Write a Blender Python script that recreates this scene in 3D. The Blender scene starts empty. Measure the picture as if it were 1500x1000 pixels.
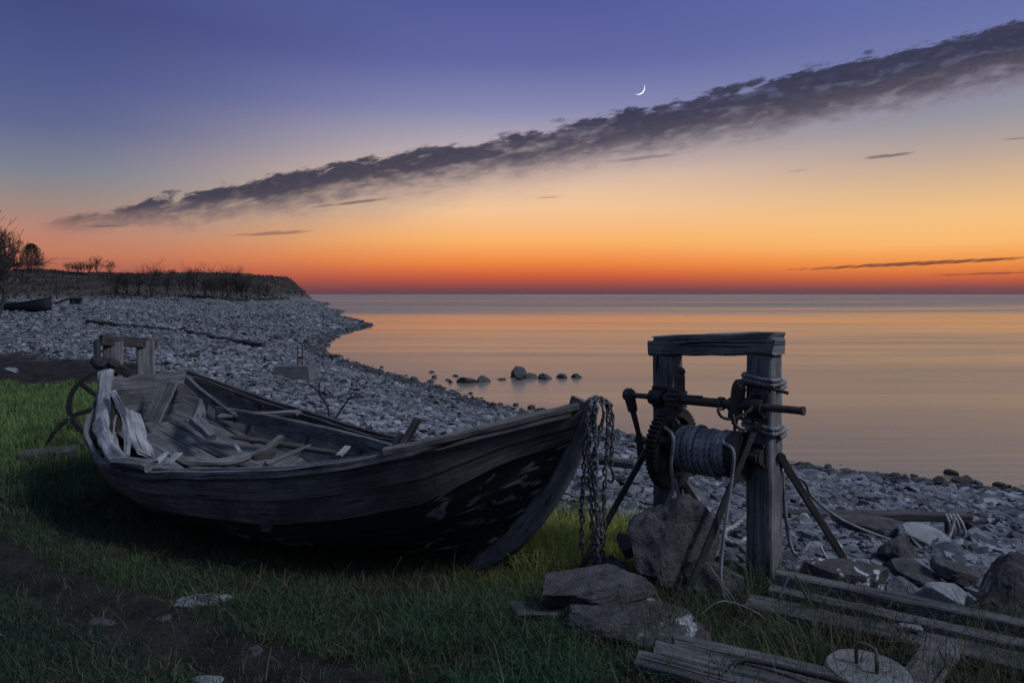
import bpy, bmesh, math, random
import numpy as np
from mathutils import Vector, Matrix, noise as mnoise

random.seed(7); RNG = np.random.default_rng(11)
SC = bpy.context.scene
COL = SC.collection
H = 1.75            # camera height above the turf
W = -1.0            # water level
PI = math.pi

def D(px, py, d):                       # point seen at (px,py) of the 1500x1000 photo, d metres ahead
    return Vector(((px-750)/1000*d, d, H-(py-431)/1000*d))
def G(px, py, z=0.0):                   # same, at height z
    d = (H-z)*1000/(py-431)
    return Vector(((px-750)/1000*d, d, z))
def lin(r, g, b):
    f = lambda c: (c/255/12.92 if c/255 <= .04045 else ((c/255+.055)/1.055)**2.4)
    return (f(r), f(g), f(b), 1)

# ------------------------------------------------------------------ object helpers
def tag(o, label=None, cat=None, group=None, kind=None):
    if label: o['label'] = label
    if cat: o['category'] = cat
    if group: o['group'] = group
    if kind: o['kind'] = kind
    return o
def thing(name, loc, label, cat, group=None):
    o = bpy.data.objects.new(name, None); COL.objects.link(o)
    o.location = loc; o.empty_display_size = .1
    return tag(o, label, cat, group)
def copy_tree(o, parent=None):
    c = o.copy(); COL.objects.link(c)
    if parent is not None: c.parent = parent
    for ch in list(o.children): copy_tree(ch, c)
    return c

class MB:
    def __init__(s): s.v = []; s.f = []; s.uv = []
    def add(s, vs, fs, uvs=None):
        n = len(s.v); s.v += [tuple(p) for p in vs]
        for i, f in enumerate(fs):
            s.f.append([k+n for k in f])
            s.uv.append(uvs[i] if uvs else [(vs[k][0], vs[k][1]) for k in f])
    def mesh(s, name, mat, origin=(0,0,0), smooth=False):
        m = bpy.data.meshes.new(name); o = origin
        m.from_pydata([(p[0]-o[0], p[1]-o[1], p[2]-o[2]) for p in s.v], [], s.f)
        u = m.uv_layers.new(name='UVMap'); flat = []
        for q in s.uv:
            for a in q: flat += [a[0], a[1]]
        u.data.foreach_set('uv', flat)
        m.materials.append(mat)
        if smooth: m.polygons.foreach_set('use_smooth', [True]*len(m.polygons))
        m.update(); return m
    def build(s, name, mat, parent=None, origin=None, smooth=False):
        if parent is not None: org = parent_origin(parent)
        else: org = origin if origin is not None else (0,0,0)
        o = bpy.data.objects.new(name, s.mesh(name, mat, org, smooth)); COL.objects.link(o)
        if parent is not None: o.parent = parent
        else: o.location = org
        return o
def parent_origin(p):
    v = Vector((0,0,0))
    while p is not None: v = v+Vector(p.location); p = p.parent
    return v

def frame(d, up=(0,0,1)):
    X = Vector(d).normalized(); Zv = Vector(up); Zv = Zv-X*Zv.dot(X)
    if Zv.length < 1e-4: Zv = Vector((1,0,0)); Zv = Zv-X*Zv.dot(X)
    Zv.normalize(); return X, Zv.cross(X), Zv

def beam(mb, p0, p1, w, h, up=(0,0,1), n=10, jit=.004, bev=.008, taper=1.0, bend=(0,0,0), rag=.0, twist=0.0):
    """a squared timber from p0 to p1 with worn, uneven edges; uv = metres along, metres round"""
    p0 = Vector(p0); p1 = Vector(p1); X, Y, Z = frame(p1-p0, up); L = (p1-p0).length
    b = min(bev, w*.3, h*.3); a = w/2; c = h/2
    prof = [(-a+b,-c),(a-b,-c),(a,-c+b),(a,c-b),(a-b,c),(-a+b,c),(-a,c-b),(-a,-c+b)]
    per = [0]
    for i in range(8):
        q, r = prof[i], prof[(i+1) % 8]; per.append(per[-1]+math.hypot(q[0]-r[0], q[1]-r[1]))
    sd = random.random()*50; vs = []; us = []
    bend = Vector(bend)
    for i in range(n+1):
        t = i/n; k = 1+(taper-1)*t
        c0 = p0+(p1-p0)*t+bend*(4*t*(1-t))
        ang = twist*t
        for j, (y, z) in enumerate(prof):
            y2 = y*math.cos(ang)-z*math.sin(ang); z2 = y*math.sin(ang)+z*math.cos(ang)
            nz = mnoise.noise_vector(Vector((sd+t*L*5, y*14, z*14+j*.01)))
            e = 0
            if i in (0, n) and rag: e = (random.random()-.5)*rag
            vs.append(c0+X*e+Y*(y2*k+nz.x*jit)+Z*(z2*k+nz.y*jit))
    fs = []; uvs = []; o = random.random()*30
    for i in range(n):
        for j in range(8):
            k = (j+1) % 8
            fs.append((i*8+j, i*8+k, i*8+8+k, i*8+8+j))
            u0, u1 = L*i/n+o, L*(i+1)/n+o
            uvs.append(((u0,per[j]+o),(u0,per[j+1]+o),(u1,per[j+1]+o),(u1,per[j]+o)))
    fs.append(tuple(range(7,-1,-1))); uvs.append([(prof[j][0]*.4+o, prof[j][1]*2+o) for j in range(7,-1,-1)])
    fs.append(tuple(n*8+j for j in range(8))); uvs.append([(prof[j][0]*.4+o, prof[j][1]*2+o) for j in range(8)])
    mb.add(vs, fs, uvs); return mb

def sweep(mb, pts, w, h, up=(0,0,1), jit=.006, bev=.012, taper=1.0):
    pts = [Vector(p) for p in pts]; n = len(pts)-1; b = bev; a = w/2; c = h/2; sd = random.random()*40; o = random.random()*30
    prof = [(-a+b,-c),(a-b,-c),(a,-c+b),(a,c-b),(a-b,c),(-a+b,c),(-a,c-b),(-a,-c+b)]; vs = []; S = [0]
    for i in range(n+1):
        X, Y, Z = frame(pts[min(i+1,n)]-pts[max(i-1,0)], up); k = 1+(taper-1)*i/n
        if i: S.append(S[-1]+(pts[i]-pts[i-1]).length)
        for j, (y, z) in enumerate(prof):
            e = mnoise.noise_vector(Vector((sd+S[-1]*6, y*14, z*14+j*.01))); vs.append(pts[i]+Y*(y*k+e.x*jit)+Z*(z*k+e.y*jit))
    fs = []; uv = []
    for i in range(n):
        for j in range(8):
            k = (j+1) % 8; fs.append((i*8+j, i*8+k, i*8+8+k, i*8+8+j))
            uv.append([(S[i]+o,j*.03+o),(S[i]+o,j*.03+.03+o),(S[i+1]+o,j*.03+.03+o),(S[i+1]+o,j*.03+o)])
    fs += [tuple(range(7,-1,-1)), tuple(n*8+j for j in range(8))]; uv += [[(o+p[0]*.4,o+p[1]*2) for p in prof]]*2
    mb.add(vs, fs, uv); return mb
def resample(pts, step):
    pts = [Vector(p) for p in pts]; out = [pts[0]]; acc = 0
    for a, b in zip(pts, pts[1:]):
        L = (b-a).length
        if L < 1e-9: continue
        t = step-acc
        while t <= L: out.append(a+(b-a)*(t/L)); t += step
        acc = (acc+L) % step if step else 0
    if (out[-1]-pts[-1]).length > step*.2: out.append(pts[-1])
    return out
def spline(pts, m=8):
    P = [Vector(p) for p in pts]; P = [P[0]*2-P[1]]+P+[P[-1]*2-P[-2]]; out = []
    for i in range(1, len(P)-2):
        a, b, c, d = P[i-1:i+3]
        for k in range(m):
            t = k/m
            out.append(.5*((2*b)+(c-a)*t+(2*a-5*b+4*c-d)*t*t+(3*b-a-3*c+d)*t**3))
    out.append(P[-2]); return out
def tube(mb, pts, r, n=8, lobes=0, pitch=.1, depth=.28, caps=True):
    pts = [Vector(p) for p in pts]; N = len(pts)
    rr = r if hasattr(r, '__len__') else [r]*N
    T = [(pts[min(i+1,N-1)]-pts[max(i-1,0)]).normalized() for i in range(N)]
    up = Vector((0,0,1)) if abs(T[0].z) < .9 else Vector((1,0,0))
    Nv = (up-T[0]*up.dot(T[0])).normalized(); vs = []; s = 0; S = []
    for i in range(N):
        if i: s += (pts[i]-pts[i-1]).length
        S.append(s)
        Nv = Nv-T[i]*Nv.dot(T[i])
        if Nv.length < 1e-5: Nv = T[i].orthogonal()
        Nv.normalize(); B = T[i].cross(Nv)
        for j in range(n):
            a = 2*PI*j/n; q = rr[i]
            if lobes: q *= 1-depth+depth*abs(math.cos(lobes/2*(a-2*PI*s/pitch)))*1.25
            vs.append(pts[i]+(Nv*math.cos(a)+B*math.sin(a))*q)
    fs = []; uv = []; o = random.random()*20
    for i in range(N-1):
        for j in range(n):
            k = (j+1) % n
            fs.append((i*n+j, i*n+k, i*n+n+k, i*n+n+j))
            a0, a1 = j/n*6.28*rr[i]+o, (j+1)/n*6.28*rr[i]+o
            uv.append(((S[i]+o,a0),(S[i]+o,a1),(S[i+1]+o,a1),(S[i+1]+o,a0)))
    if caps and n > 2:
        fs.append(tuple(range(n-1,-1,-1))); uv.append([(0,0)]*n)
        fs.append(tuple((N-1)*n+j for j in range(n))); uv.append([(0,0)]*n)
    mb.add(vs, fs, uv); return mb
def rope(mb, pts, r, pitch=None):
    return tube(mb, resample(pts, r*.62), r, n=15, lobes=3, pitch=(pitch or r*6.6), depth=.5)

# ------------------------------------------------------------------ node helpers / materials
class NT:
    def __init__(s, tree): s.t = tree; s.n = tree.nodes; s.l = tree.links
    def node(s, typ, **kw):
        n = s.n.new(typ)
        for k, v in kw.items(): setattr(n, k, v)
        return n
    def put(s, sock, v):
        if isinstance(v, bpy.types.NodeSocket): s.l.new(v, sock)
        elif v is not None: sock.default_value = v
    def m(s, op, a, b=None, c=None, clamp=False):
        n = s.node('ShaderNodeMath', operation=op, use_clamp=clamp)
        s.put(n.inputs[0], a); s.put(n.inputs[1], b); s.put(n.inputs[2], c); return n.outputs[0]
    def mix(s, f, a, b, typ='MIX'):
        n = s.node('ShaderNodeMix', data_type='RGBA', blend_type=typ)
        s.put(n.inputs[0], f); s.put(n.inputs[6], a); s.put(n.inputs[7], b); return n.outputs[2]
    def ramp(s, f, stops, interp='LINEAR'):
        n = s.node('ShaderNodeValToRGB'); cr = n.color_ramp; cr.interpolation = interp
        while len(cr.elements) < len(stops): cr.elements.new(.5)
        for e, (p, c) in zip(cr.elements, stops):
            e.position = p; e.color = c if hasattr(c, '__len__') else (c,c,c,1)
        s.put(n.inputs[0], f); return n.outputs[0]
    def smooth(s, x, a, b):
        n = s.node('ShaderNodeMapRange', interpolation_type='SMOOTHSTEP')
        s.put(n.inputs[0], x); s.put(n.inputs[1], a); s.put(n.inputs[2], b); return n.outputs[0]
    def noise(s, vec, scale, detail=4, rough=.55, dist=0, dim='3D'):
        n = s.node('ShaderNodeTexNoise', noise_dimensions=dim)
        s.put(n.inputs['Vector'], vec); n.inputs['Scale'].default_value = scale
        n.inputs['Detail'].default_value = detail; n.inputs['Roughness'].default_value = rough
        n.inputs['Distortion'].default_value = dist; return n.outputs[0]
    def scale(s, vec, sc):
        n = s.node('ShaderNodeMapping'); s.put(n.inputs[0], vec); n.inputs[3].default_value = sc; return n.outputs[0]
    def bump(s, h, strength, dist, nrm=None):
        n = s.node('ShaderNodeBump'); n.inputs['Strength'].default_value = strength
        n.inputs['Distance'].default_value = dist; s.put(n.inputs['Height'], h)
        if nrm: s.put(n.inputs['Normal'], nrm)
        return n.outputs[0]
def material(name):
    m = bpy.data.materials.new(name); m.use_nodes = True; t = NT(m.node_tree)
    b = [n for n in m.node_tree.nodes if n.type == 'BSDF_PRINCIPLED'][0]
    return m, t, b
def g3(v): return (v[0], v[1], v[2], 1)

def wood(name, dark, mid, light, rough=.85, crackw=.44, moss=0.0, bumpd=.006):
    m, t, b = material(name)
    uv = t.node('ShaderNodeUVMap').outputs[0]
    fib = t.noise(t.scale(uv, (2.2, 75, 1)), 1, 5, .65, .4)
    fib2 = t.noise(t.scale(uv, (1.6, 16, 1)), 1, 5, .65, 1.6)
    blot = t.noise(uv, 2.3, 4, .6)
    c = t.ramp(t.m('ADD', t.m('MULTIPLY', fib, .55), t.m('MULTIPLY', fib2, .45)),
               [(.3, dark), (.5, mid), (.68, light)])
    c = t.mix(t.smooth(blot, .42, .62), c, t.mix(.6, c, dark))
    fine = t.noise(uv, 26, 5, .7); c = t.mix(t.m('MULTIPLY', t.smooth(fine, .52, .7), .55), c, dark)
    crack = t.smooth(t.noise(t.scale(uv, (1.1, 26, 1)), 1, 4, .55, 1.2), crackw-.05, crackw-.11)
    c = t.mix(crack, c, (.008,.008,.009,1))
    if moss:
        ob = t.node('ShaderNodeTexCoord').outputs['Object']
        pl = t.smooth(t.noise(ob, 7, 5, .65), 1-moss, 1-moss+.08)
        c = t.mix(pl, c, (.33,.34,.37,1))
    t.put(b.inputs['Base Color'], c); b.inputs['Roughness'].default_value = rough
    b.inputs['Specular IOR Level'].default_value = .25
    h = t.m('SUBTRACT', t.m('ADD', fib, t.m('MULTIPLY', fib2, .8)), t.m('MULTIPLY', crack, 1.6))
    t.put(b.inputs['Normal'], t.bump(h, .9, bumpd))
    return m

def stone(name, dark, light, scale=6, lichen=0.0, lich_col=(.46,.46,.49,1), attr=False, objrand=False, bd=.02):
    m, t, b = material(name)
    tc = t.node('ShaderNodeTexCoord').outputs['Object']
    n1 = t.noise(tc, scale, 8, .62, .3); n2 = t.noise(tc, scale*7, 6, .7)
    c = t.ramp(t.m('ADD', t.m('MULTIPLY', n1, .6), t.m('MULTIPLY', n2, .4)), [(.34, dark), (.62, light)])
    if objrand:
        r = t.node('ShaderNodeObjectInfo').outputs['Random']
        c = t.mix(1.0, c, t.ramp(r, [(0,(.55,.55,.58,1)),(.55,(.9,.9,.92,1)),(1,(1.35,1.35,1.38,1))]), 'MULTIPLY')
    if attr:
        a = t.node('ShaderNodeVertexColor'); a.layer_name = 'Col'
        c = t.mix(1.0, c, a.outputs[0], 'MULTIPLY')
    pits = t.smooth(t.noise(tc, scale*22, 3, .6), .36, .28)
    c = t.mix(t.m('MULTIPLY', pits, .7), c, (.01,.01,.012,1))
    if lichen:
        l = t.smooth(t.noise(tc, 5.5, 7, .55, .6), 1-lichen, 1-lichen+.03)
        c = t.mix(l, c, t.mix(t.noise(tc, 40, 3), (.4,.4,.44,1), lich_col))
    t.put(b.inputs['Base Color'], c); b.inputs['Roughness'].default_value = .9
    b.inputs['Specular IOR Level'].default_value = .2
    t.put(b.inputs['Normal'], t.bump(t.m('ADD', n1, t.m('MULTIPLY', n2, .7)), .8, bd))
    return m

def iron(name, base=(.03,.029,.03,1), rust=(.065,.04,.03,1)):
    m, t, b = material(name)
    tc = t.node('ShaderNodeTexCoord').outputs['Object']
    n = t.noise(tc, 26, 6, .7); n2 = t.noise(tc, 120, 3, .6)
    t.put(b.inputs['Base Color'], t.mix(t.smooth(n, .38, .66), base, rust))
    t.put(b.inputs['Roughness'], t.ramp(n2, [(.3,.55),(.7,.85)])); b.inputs['Metallic'].default_value = .25
    t.put(b.inputs['Normal'], t.bump(t.m('ADD', n, n2), .6, .004))
    return m

M = {}
M['wood'] = wood('weathered grey wood', (.035,.034,.036,1), (.13,.125,.125,1), (.27,.262,.262,1))
M['wood_pale'] = wood('bleached wood', (.045,.045,.05,1), (.24,.238,.245,1), (.46,.455,.465,1), crackw=.43)
M['wood_mid'] = wood('mid grey timber', (.022,.022,.023,1), (.078,.076,.078,1), (.17,.167,.17,1))  # tones between the grey and the dark wood
M['wood_dark'] = wood('dark old wood', (.014,.013,.013,1), (.05,.046,.045,1), (.12,.11,.107,1))
M['wood_top'] = wood('sheer strake wood', (.028,.026,.024,1), (.10,.092,.084,1), (.20,.185,.17,1), crackw=.43)
M['wood_in'] = wood('inner boat wood', (.03,.03,.033,1), (.115,.113,.118,1), (.22,.215,.22,1))
M['iron'] = iron('rusty iron')
M['iron_dark'] = iron('black iron', (.008,.008,.009,1), (.017,.014,.013,1))
M['chain'] = iron('galvanised chain', (.10,.10,.11,1), (.022,.02,.02,1))
M['rock'] = stone('granite', (.018,.018,.02,1), (.12,.116,.116,1), 7, bd=.09)
M['rock_lichen'] = stone('lichened rock', (.018,.018,.02,1), (.12,.115,.112,1), 6, lichen=.39, bd=.08)
M['rock_white'] = stone('white crusted rock', (.03,.03,.03,1), (.09,.085,.082,1), 5, lichen=.48, bd=.06)
M['rock_pale'] = stone('pale limestone', (.10,.10,.105,1), (.27,.27,.28,1), 8, bd=.03)
M['beach'] = stone('limestone cobble', (.04,.04,.044,1), (.245,.245,.26,1), 2.2, objrand=True, bd=.12)
M['shingle'] = stone('limestone shingle', (.065,.066,.072,1), (.25,.252,.27,1), 5, attr=True, bd=.03)
M['wet_rock'] = stone('wet dark rock', (.018,.018,.02,1), (.07,.066,.064,1), 4, bd=.04)
M['wet_rock'].node_tree.nodes['Principled BSDF'].inputs['Roughness'].default_value = .5
M['concrete'] = stone('concrete', (.09,.088,.085,1), (.21,.205,.20,1), 14, bd=.02)
M['concrete_dark'] = stone('old concrete', (.05,.05,.052,1), (.12,.118,.118,1), 4, bd=.02)
M['branch'] = stone('bark', (.012,.011,.011,1), (.045,.04,.038,1), 8, bd=.01)
M['twig'] = stone('grey twig bark', (.05,.047,.045,1), (.13,.12,.115,1), 12, bd=.003)
def rope_mat(name, a, c):
    m, t, b = material(name); uv = t.node('ShaderNodeUVMap').outputs[0]
    tc = t.node('ShaderNodeTexCoord').outputs['Object']
    n = t.noise(tc, 9, 5, .6); f = t.noise(t.scale(tc, (1,1,1)), 260, 2)
    t.put(b.inputs['Base Color'], t.mix(t.smooth(t.m('ADD', t.m('MULTIPLY', n, .6), t.m('MULTIPLY', f, .4)), .35, .65), a, c))
    b.inputs['Roughness'].default_value = .95; b.inputs['Specular IOR Level'].default_value = .1
    t.put(b.inputs['Normal'], t.bump(f, .5, .003)); return m
M['rope'] = rope_mat('grey rope', (.10,.098,.105,1), (.25,.245,.255,1))
M['rope_pale'] = rope_mat('pale rope', (.22,.215,.21,1), (.46,.45,.44,1))
M['rope_dark'] = rope_mat('dark rope', (.03,.028,.028,1), (.09,.08,.075,1))
def plain(name, c, rough=.8):
    m, t, b = material(name); tc = t.node('ShaderNodeTexCoord').outputs['Object']
    n = t.noise(tc, 12, 5, .6)
    t.put(b.inputs['Base Color'], t.mix(n, g3([k*.6 for k in c]), g3([k*1.35 for k in c])))
    b.inputs['Roughness'].default_value = rough; t.put(b.inputs['Normal'], t.bump(n, .4, .01)); return m
M['needle'] = plain('spruce needles', (.012,.018,.012))
M['tarp'] = plain('dark hull paint', (.03,.03,.037))
M['weed'] = plain('dry seaweed', (.02,.019,.017))
M['hose'] = plain('black rubber', (.012,.012,.013), .5)
M['hedge'] = plain('hedge', (.02,.018,.015))
# tarred planking with flaked patches
def tar():
    m, t, b = material('tarred planking')
    uv = t.node('ShaderNodeUVMap').outputs[0]
    fib = t.noise(t.scale(uv, (2, 60, 1)), 1, 5, .65, .4)
    patch = t.noise(t.scale(uv, (2.6, 11, 1)), 1, 7, .62, .6)
    big = t.noise(t.scale(uv, (.8, 1.8, 1)), 1, 2)
    fl = t.m('MULTIPLY', t.smooth(patch, .535, .565), t.smooth(big, .40, .52))
    c = t.mix(fl, t.ramp(fib, [(.3,(.009,.009,.009,1)),(.7,(.034,.032,.031,1))]), t.ramp(fib, [(.3,(.09,.085,.083,1)),(.7,(.30,.285,.275,1))]))
    t.put(b.inputs['Base Color'], c); b.inputs['Roughness'].default_value = .8; b.inputs['Specular IOR Level'].default_value = .15
    t.put(b.inputs['Normal'], t.bump(t.m('SUBTRACT', fib, fl), .7, .005)); return m
M['tar'] = tar()
def blade_mat(name):
    m, t, b = material(name)
    a = t.node('ShaderNodeVertexColor'); a.layer_name = 'Col'
    t.put(b.inputs['Base Color'], a.outputs[0]); b.inputs['Roughness'].default_value = .7
    b.inputs['Specular IOR Level'].default_value = .15
    tr = t.node('ShaderNodeBsdfTranslucent'); t.put(tr.inputs[0], a.outputs[0])
    mx = t.node('ShaderNodeMixShader'); mx.inputs[0].default_value = .3
    t.l.new(b.outputs[0], mx.inputs[1]); t.l.new(tr.outputs[0], mx.inputs[2])
    t.l.new(mx.outputs[0], t.n['Material Output'].inputs[0]); return m
M['grass'] = blade_mat('grass blades')

# ------------------------------------------------------------------ terrain
def vnoise(x, y, seed=0):
    xi = np.floor(x).astype(np.int64); yi = np.floor(y).astype(np.int64); fx = x-xi; fy = y-yi
    fx = fx*fx*(3-2*fx); fy = fy*fy*(3-2*fy)
    def h(a, b):
        n = (a*374761393+b*668265263+seed*974634777) & 0x7fffffff
        n = ((n ^ (n >> 13))*1274126177) & 0x7fffffff
        n = n ^ (n >> 16)
        return (n & 0xffff)/65535.0
    return (h(xi,yi)*(1-fx)+h(xi+1,yi)*fx)*(1-fy)+(h(xi,yi+1)*(1-fx)+h(xi+1,yi+1)*fx)*fy
def fbm(x, y, seed=0, o=4):
    s = 0; a = .5
    for i in range(o): s = s+a*vnoise(x*2**i, y*2**i, seed+i); a *= .5
    return s
def sstep(a, b, x):
    t = np.clip((x-a)/(b-a), 0, 1); return t*t*(3-2*t)
SHORE_PX = [(1500,720),(1400,712),(1300,700),(1150,680),(1020,660),(900,635),(740,598),(660,574),(600,557),(530,536),(482,522),(463,508),(488,492),(545,478),(522,468),(492,461),(505,456),(468,449),(485,445),(458,440),(449,436.2)]
shore = [(120,-400),(40,-80),(17,-12),(13,0),(10.6,5),(8.8,8.2)]+[tuple(G(px,py,W).xy) for px, py in SHORE_PX]+[(-260,640),(-900,900),(-6000,2500)]
SH = np.array(shore)
POLY = np.vstack([SH, [(-9000,2500),(-9000,-9000),(120,-9000)]])
def sdist(x, y):
    x = np.asarray(x, float); y = np.asarray(y, float)
    d2 = np.full(x.shape, 1e18)
    for a, b in zip(SH, SH[1:]):
        ab = b-a; t = np.clip(((x-a[0])*ab[0]+(y-a[1])*ab[1])/(ab@ab), 0, 1)
        d2 = np.minimum(d2, (x-a[0]-t*ab[0])**2+(y-a[1]-t*ab[1])**2)
    ins = np.zeros(x.shape, bool); n = len(POLY)
    for i in range(n):
        a = POLY[i]; b = POLY[(i+1) % n]
        c = ((a[1] > y) != (b[1] > y))
        with np.errstate(divide='ignore', invalid='ignore'):
            xc = (b[0]-a[0])*(y-a[1])/(b[1]-a[1])+a[0]
        ins ^= (c & (x < xc))
    return np.where(ins, 1, -1)*np.sqrt(d2)
EDGE = np.array([(-60,26),(-14,20),(-9.2,17.5),(-7.4,14.8),(-6,12.4),(-5,11),(-4,9.2),(-3,7.6),(-2,6.4),(0,5.55),(.8,5.3),(1.2,4.85),(1.7,4.2),(2.2,3.85),(3,3.3),(5,2.4),(9,1.5)])
def turf(x, y):     # 1 on turf, 0 on shingle
    e = np.interp(x, EDGE[:,0], EDGE[:,1]); n = (fbm(x*1.1, y*1.1, 5)-.47)*2.2
    w = .12+.05*np.clip(y-4, 0, 10)
    return sstep(-w*2, w*2, e-y+n*w*2.2)
def terrain(x, y):
    x = np.asarray(x, float); y = np.asarray(y, float)
    s = sdist(x, y); s2 = s+(fbm(x*.5, y*.5, 3)-.47)*np.clip(s, 0, 2)*.8
    a = np.clip(s2, 0, 60)*.16; k = .07
    z = W+np.where(s2 > 0, -k*np.log(np.exp(-a/k)+math.exp(-1/k)), np.clip(s*.14, -2.5, 0))
    r = np.hypot(x, y)
    z = z+.8*sstep(24, 60, y)*sstep(8, 26, s)
    hill = sstep(98, 165, y)*sstep(3, 12+.01*np.clip(y-100,0,200), s+(fbm(x*.07, y*.07, 9)-.47)*9)
    top = 5.6+.014*np.clip(y-150, 0, 400)+np.clip(-x-90, 0, 200)*.012
    z = z+hill*top*(1+.16*(fbm(x*.02, y*.02, 21)-.47))
    z = z+hill*(fbm(x*.12, y*.12, 17)-.47)*1.0
    z = z-.15*np.exp(-(((x+.8)/2.3)**2+((y-4.9)/1.3)**2))
    land = sstep(0, 3, s)
    z = z+land*(fbm(x*1.3, y*1.3, 1)-.47)*.09*np.clip(r/5, .5, 3)
    return z
def gz(x, y): return float(terrain(np.array([x]), np.array([y]))[0])
def on_ground(px, py, z0=0.0):      # where the ray of a pixel meets the terrain
    z = z0
    for _ in range(30):
        p = G(px, py, z); z = .5*z+.5*gz(p.x, p.y)
    return Vector((p.x, p.y, z))

def big_mesh(name, V, F, mat, col=None, smooth=True, kind='stuff'):
    m = bpy.data.meshes.new(name); k = F.shape[1]
    m.vertices.add(len(V)); m.vertices.foreach_set('co', V.astype(np.float32).ravel())
    m.loops.add(F.size); m.loops.foreach_set('vertex_index', F.astype(np.int32).ravel())
    m.polygons.add(len(F)); m.polygons.foreach_set('loop_start', np.arange(0, F.size, k, dtype=np.int32))
    m.polygons.foreach_set('loop_total', np.full(len(F), k, np.int32))
    m.polygons.foreach_set('use_smooth', np.full(len(F), smooth))
    if col is not None:
        at = m.color_attributes.new('Col', 'FLOAT_COLOR', 'POINT')
        at.data.foreach_set('color', col.astype(np.float32).ravel())
    m.materials.append(mat); m.update(calc_edges=True); m.validate()
    o = bpy.data.objects.new(name, m); COL.objects.link(o)
    if kind: o['kind'] = kind
    return o

# ground sheet: rings round the viewer
ang = np.concatenate([np.linspace(-180,-60,40,endpoint=False), np.linspace(-60,60,420,endpoint=False), np.linspace(60,180,40,endpoint=False)])*PI/180
rad = np.concatenate([[.0, .4, .9], np.geomspace(1.4, 14, 190), np.geomspace(14.3, 700, 230), np.geomspace(800, 12000, 18)])
A, R = np.meshgrid(ang, rad); X = R*np.sin(A); Y = R*np.cos(A); Zt = terrain(X, Y)
nr, na = X.shape
idx = np.arange(nr*na).reshape(nr, na); nxt = np.roll(idx, -1, axis=1)
F = np.stack([idx[:-1], idx[1:], nxt[1:], nxt[:-1]], -1).reshape(-1, 4)[:, ::-1]
sd = sdist(X, Y); tf = turf(X, Y)
hillm = sstep(.9, 2.0, Zt)
def mudband(x, y):
    a = np.array([-3.4,4.5]); ab = np.array([-.9,3.05])-a; tt = np.clip(((x-a[0])*ab[0]+(y-a[1])*ab[1])/(ab@ab), -.5, 1.2)
    d2 = (x-a[0]-tt*ab[0])**2+(y-a[1]-tt*ab[1])**2
    return np.exp(-d2/.33**2)
soilstrip = sstep(12.0, 13.0, Y+(fbm(X*.8, Y*.8, 66)-.47)*3)*sstep(-4.6, -5.6, X)
mudc = soilstrip*1.2+mudband(X, Y)
mud = sstep(.35, .7, mudc+(fbm(X*2, Y*2, 33)-.47)*.8)
C = np.stack([tf, hillm, mud, np.ones_like(tf)], -1).reshape(-1, 4)
gm, t, b = material('ground')
geo = t.node('ShaderNodeNewGeometry').outputs['Position']
vc = t.node('ShaderNodeVertexColor'); vc.layer_name = 'Col'
sep = t.node('ShaderNodeSeparateColor'); t.put(sep.inputs[0], vc.outputs[0])
vor = t.node('ShaderNodeTexVoronoi'); t.put(vor.inputs['Vector'], t.scale(geo, (1,1,.3))); vor.inputs['Scale'].default_value = 7
vor2 = t.node('ShaderNodeTexVoronoi'); t.put(vor2.inputs['Vector'], geo); vor2.inputs['Scale'].default_value = 1.7
n1 = t.noise(geo, 3, 8, .65); n2 = t.noise(geo, 60, 4, .6); n3 = t.noise(geo, .12, 6, .6)
cell = t.node('ShaderNodeSeparateColor'); t.put(cell.inputs[0], vor.outputs['Color'])
shc = t.ramp(cell.outputs[0], [(0,(.07,.07,.073,1)),(.5,(.17,.169,.173,1)),(1,(.29,.288,.295,1))])
shc = t.mix(t.smooth(vor.outputs['Distance'], .35, .75), shc, (.02,.02,.021,1))
soil = t.ramp(t.m('ADD', t.m('MULTIPLY', n1, .6), t.m('MULTIPLY', n2, .4)), [(.38,(.006,.006,.0055,1)),(.62,(.034,.031,.028,1))])
tc_ = t.mix(n1, (.012,.02,.012,1), (.035,.045,.022,1))
tc_ = t.mix(sep.outputs[2], tc_, soil)
hc = t.ramp(t.m('ADD', t.m('MULTIPLY', n1, .35), t.m('MULTIPLY', n3, .65)), [(.35,(.016,.013,.010,1)),(.5,(.045,.036,.028,1)),(.66,(.08,.064,.05,1))])
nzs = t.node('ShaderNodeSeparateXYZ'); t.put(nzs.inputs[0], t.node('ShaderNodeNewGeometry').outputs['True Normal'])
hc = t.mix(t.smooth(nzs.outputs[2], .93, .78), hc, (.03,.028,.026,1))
c = t.mix(sep.outputs[0], shc, tc_); c = t.mix(sep.outputs[1], c, hc)
t.put(b.inputs['Base Color'], c); b.inputs['Roughness'].default_value = .95; b.inputs['Specular IOR Level'].default_value = .1
hh = t.m('ADD', t.m('MULTIPLY', vor.outputs['Distance'], -.8), t.m('ADD', n1, t.m('MULTIPLY', n2, .5)))
t.put(b.inputs['Normal'], t.bump(hh, .9, .06))
ground = big_mesh('ground', np.stack([X, Y, Zt], -1).reshape(-1, 3), F, gm, C, True, 'structure')

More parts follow.
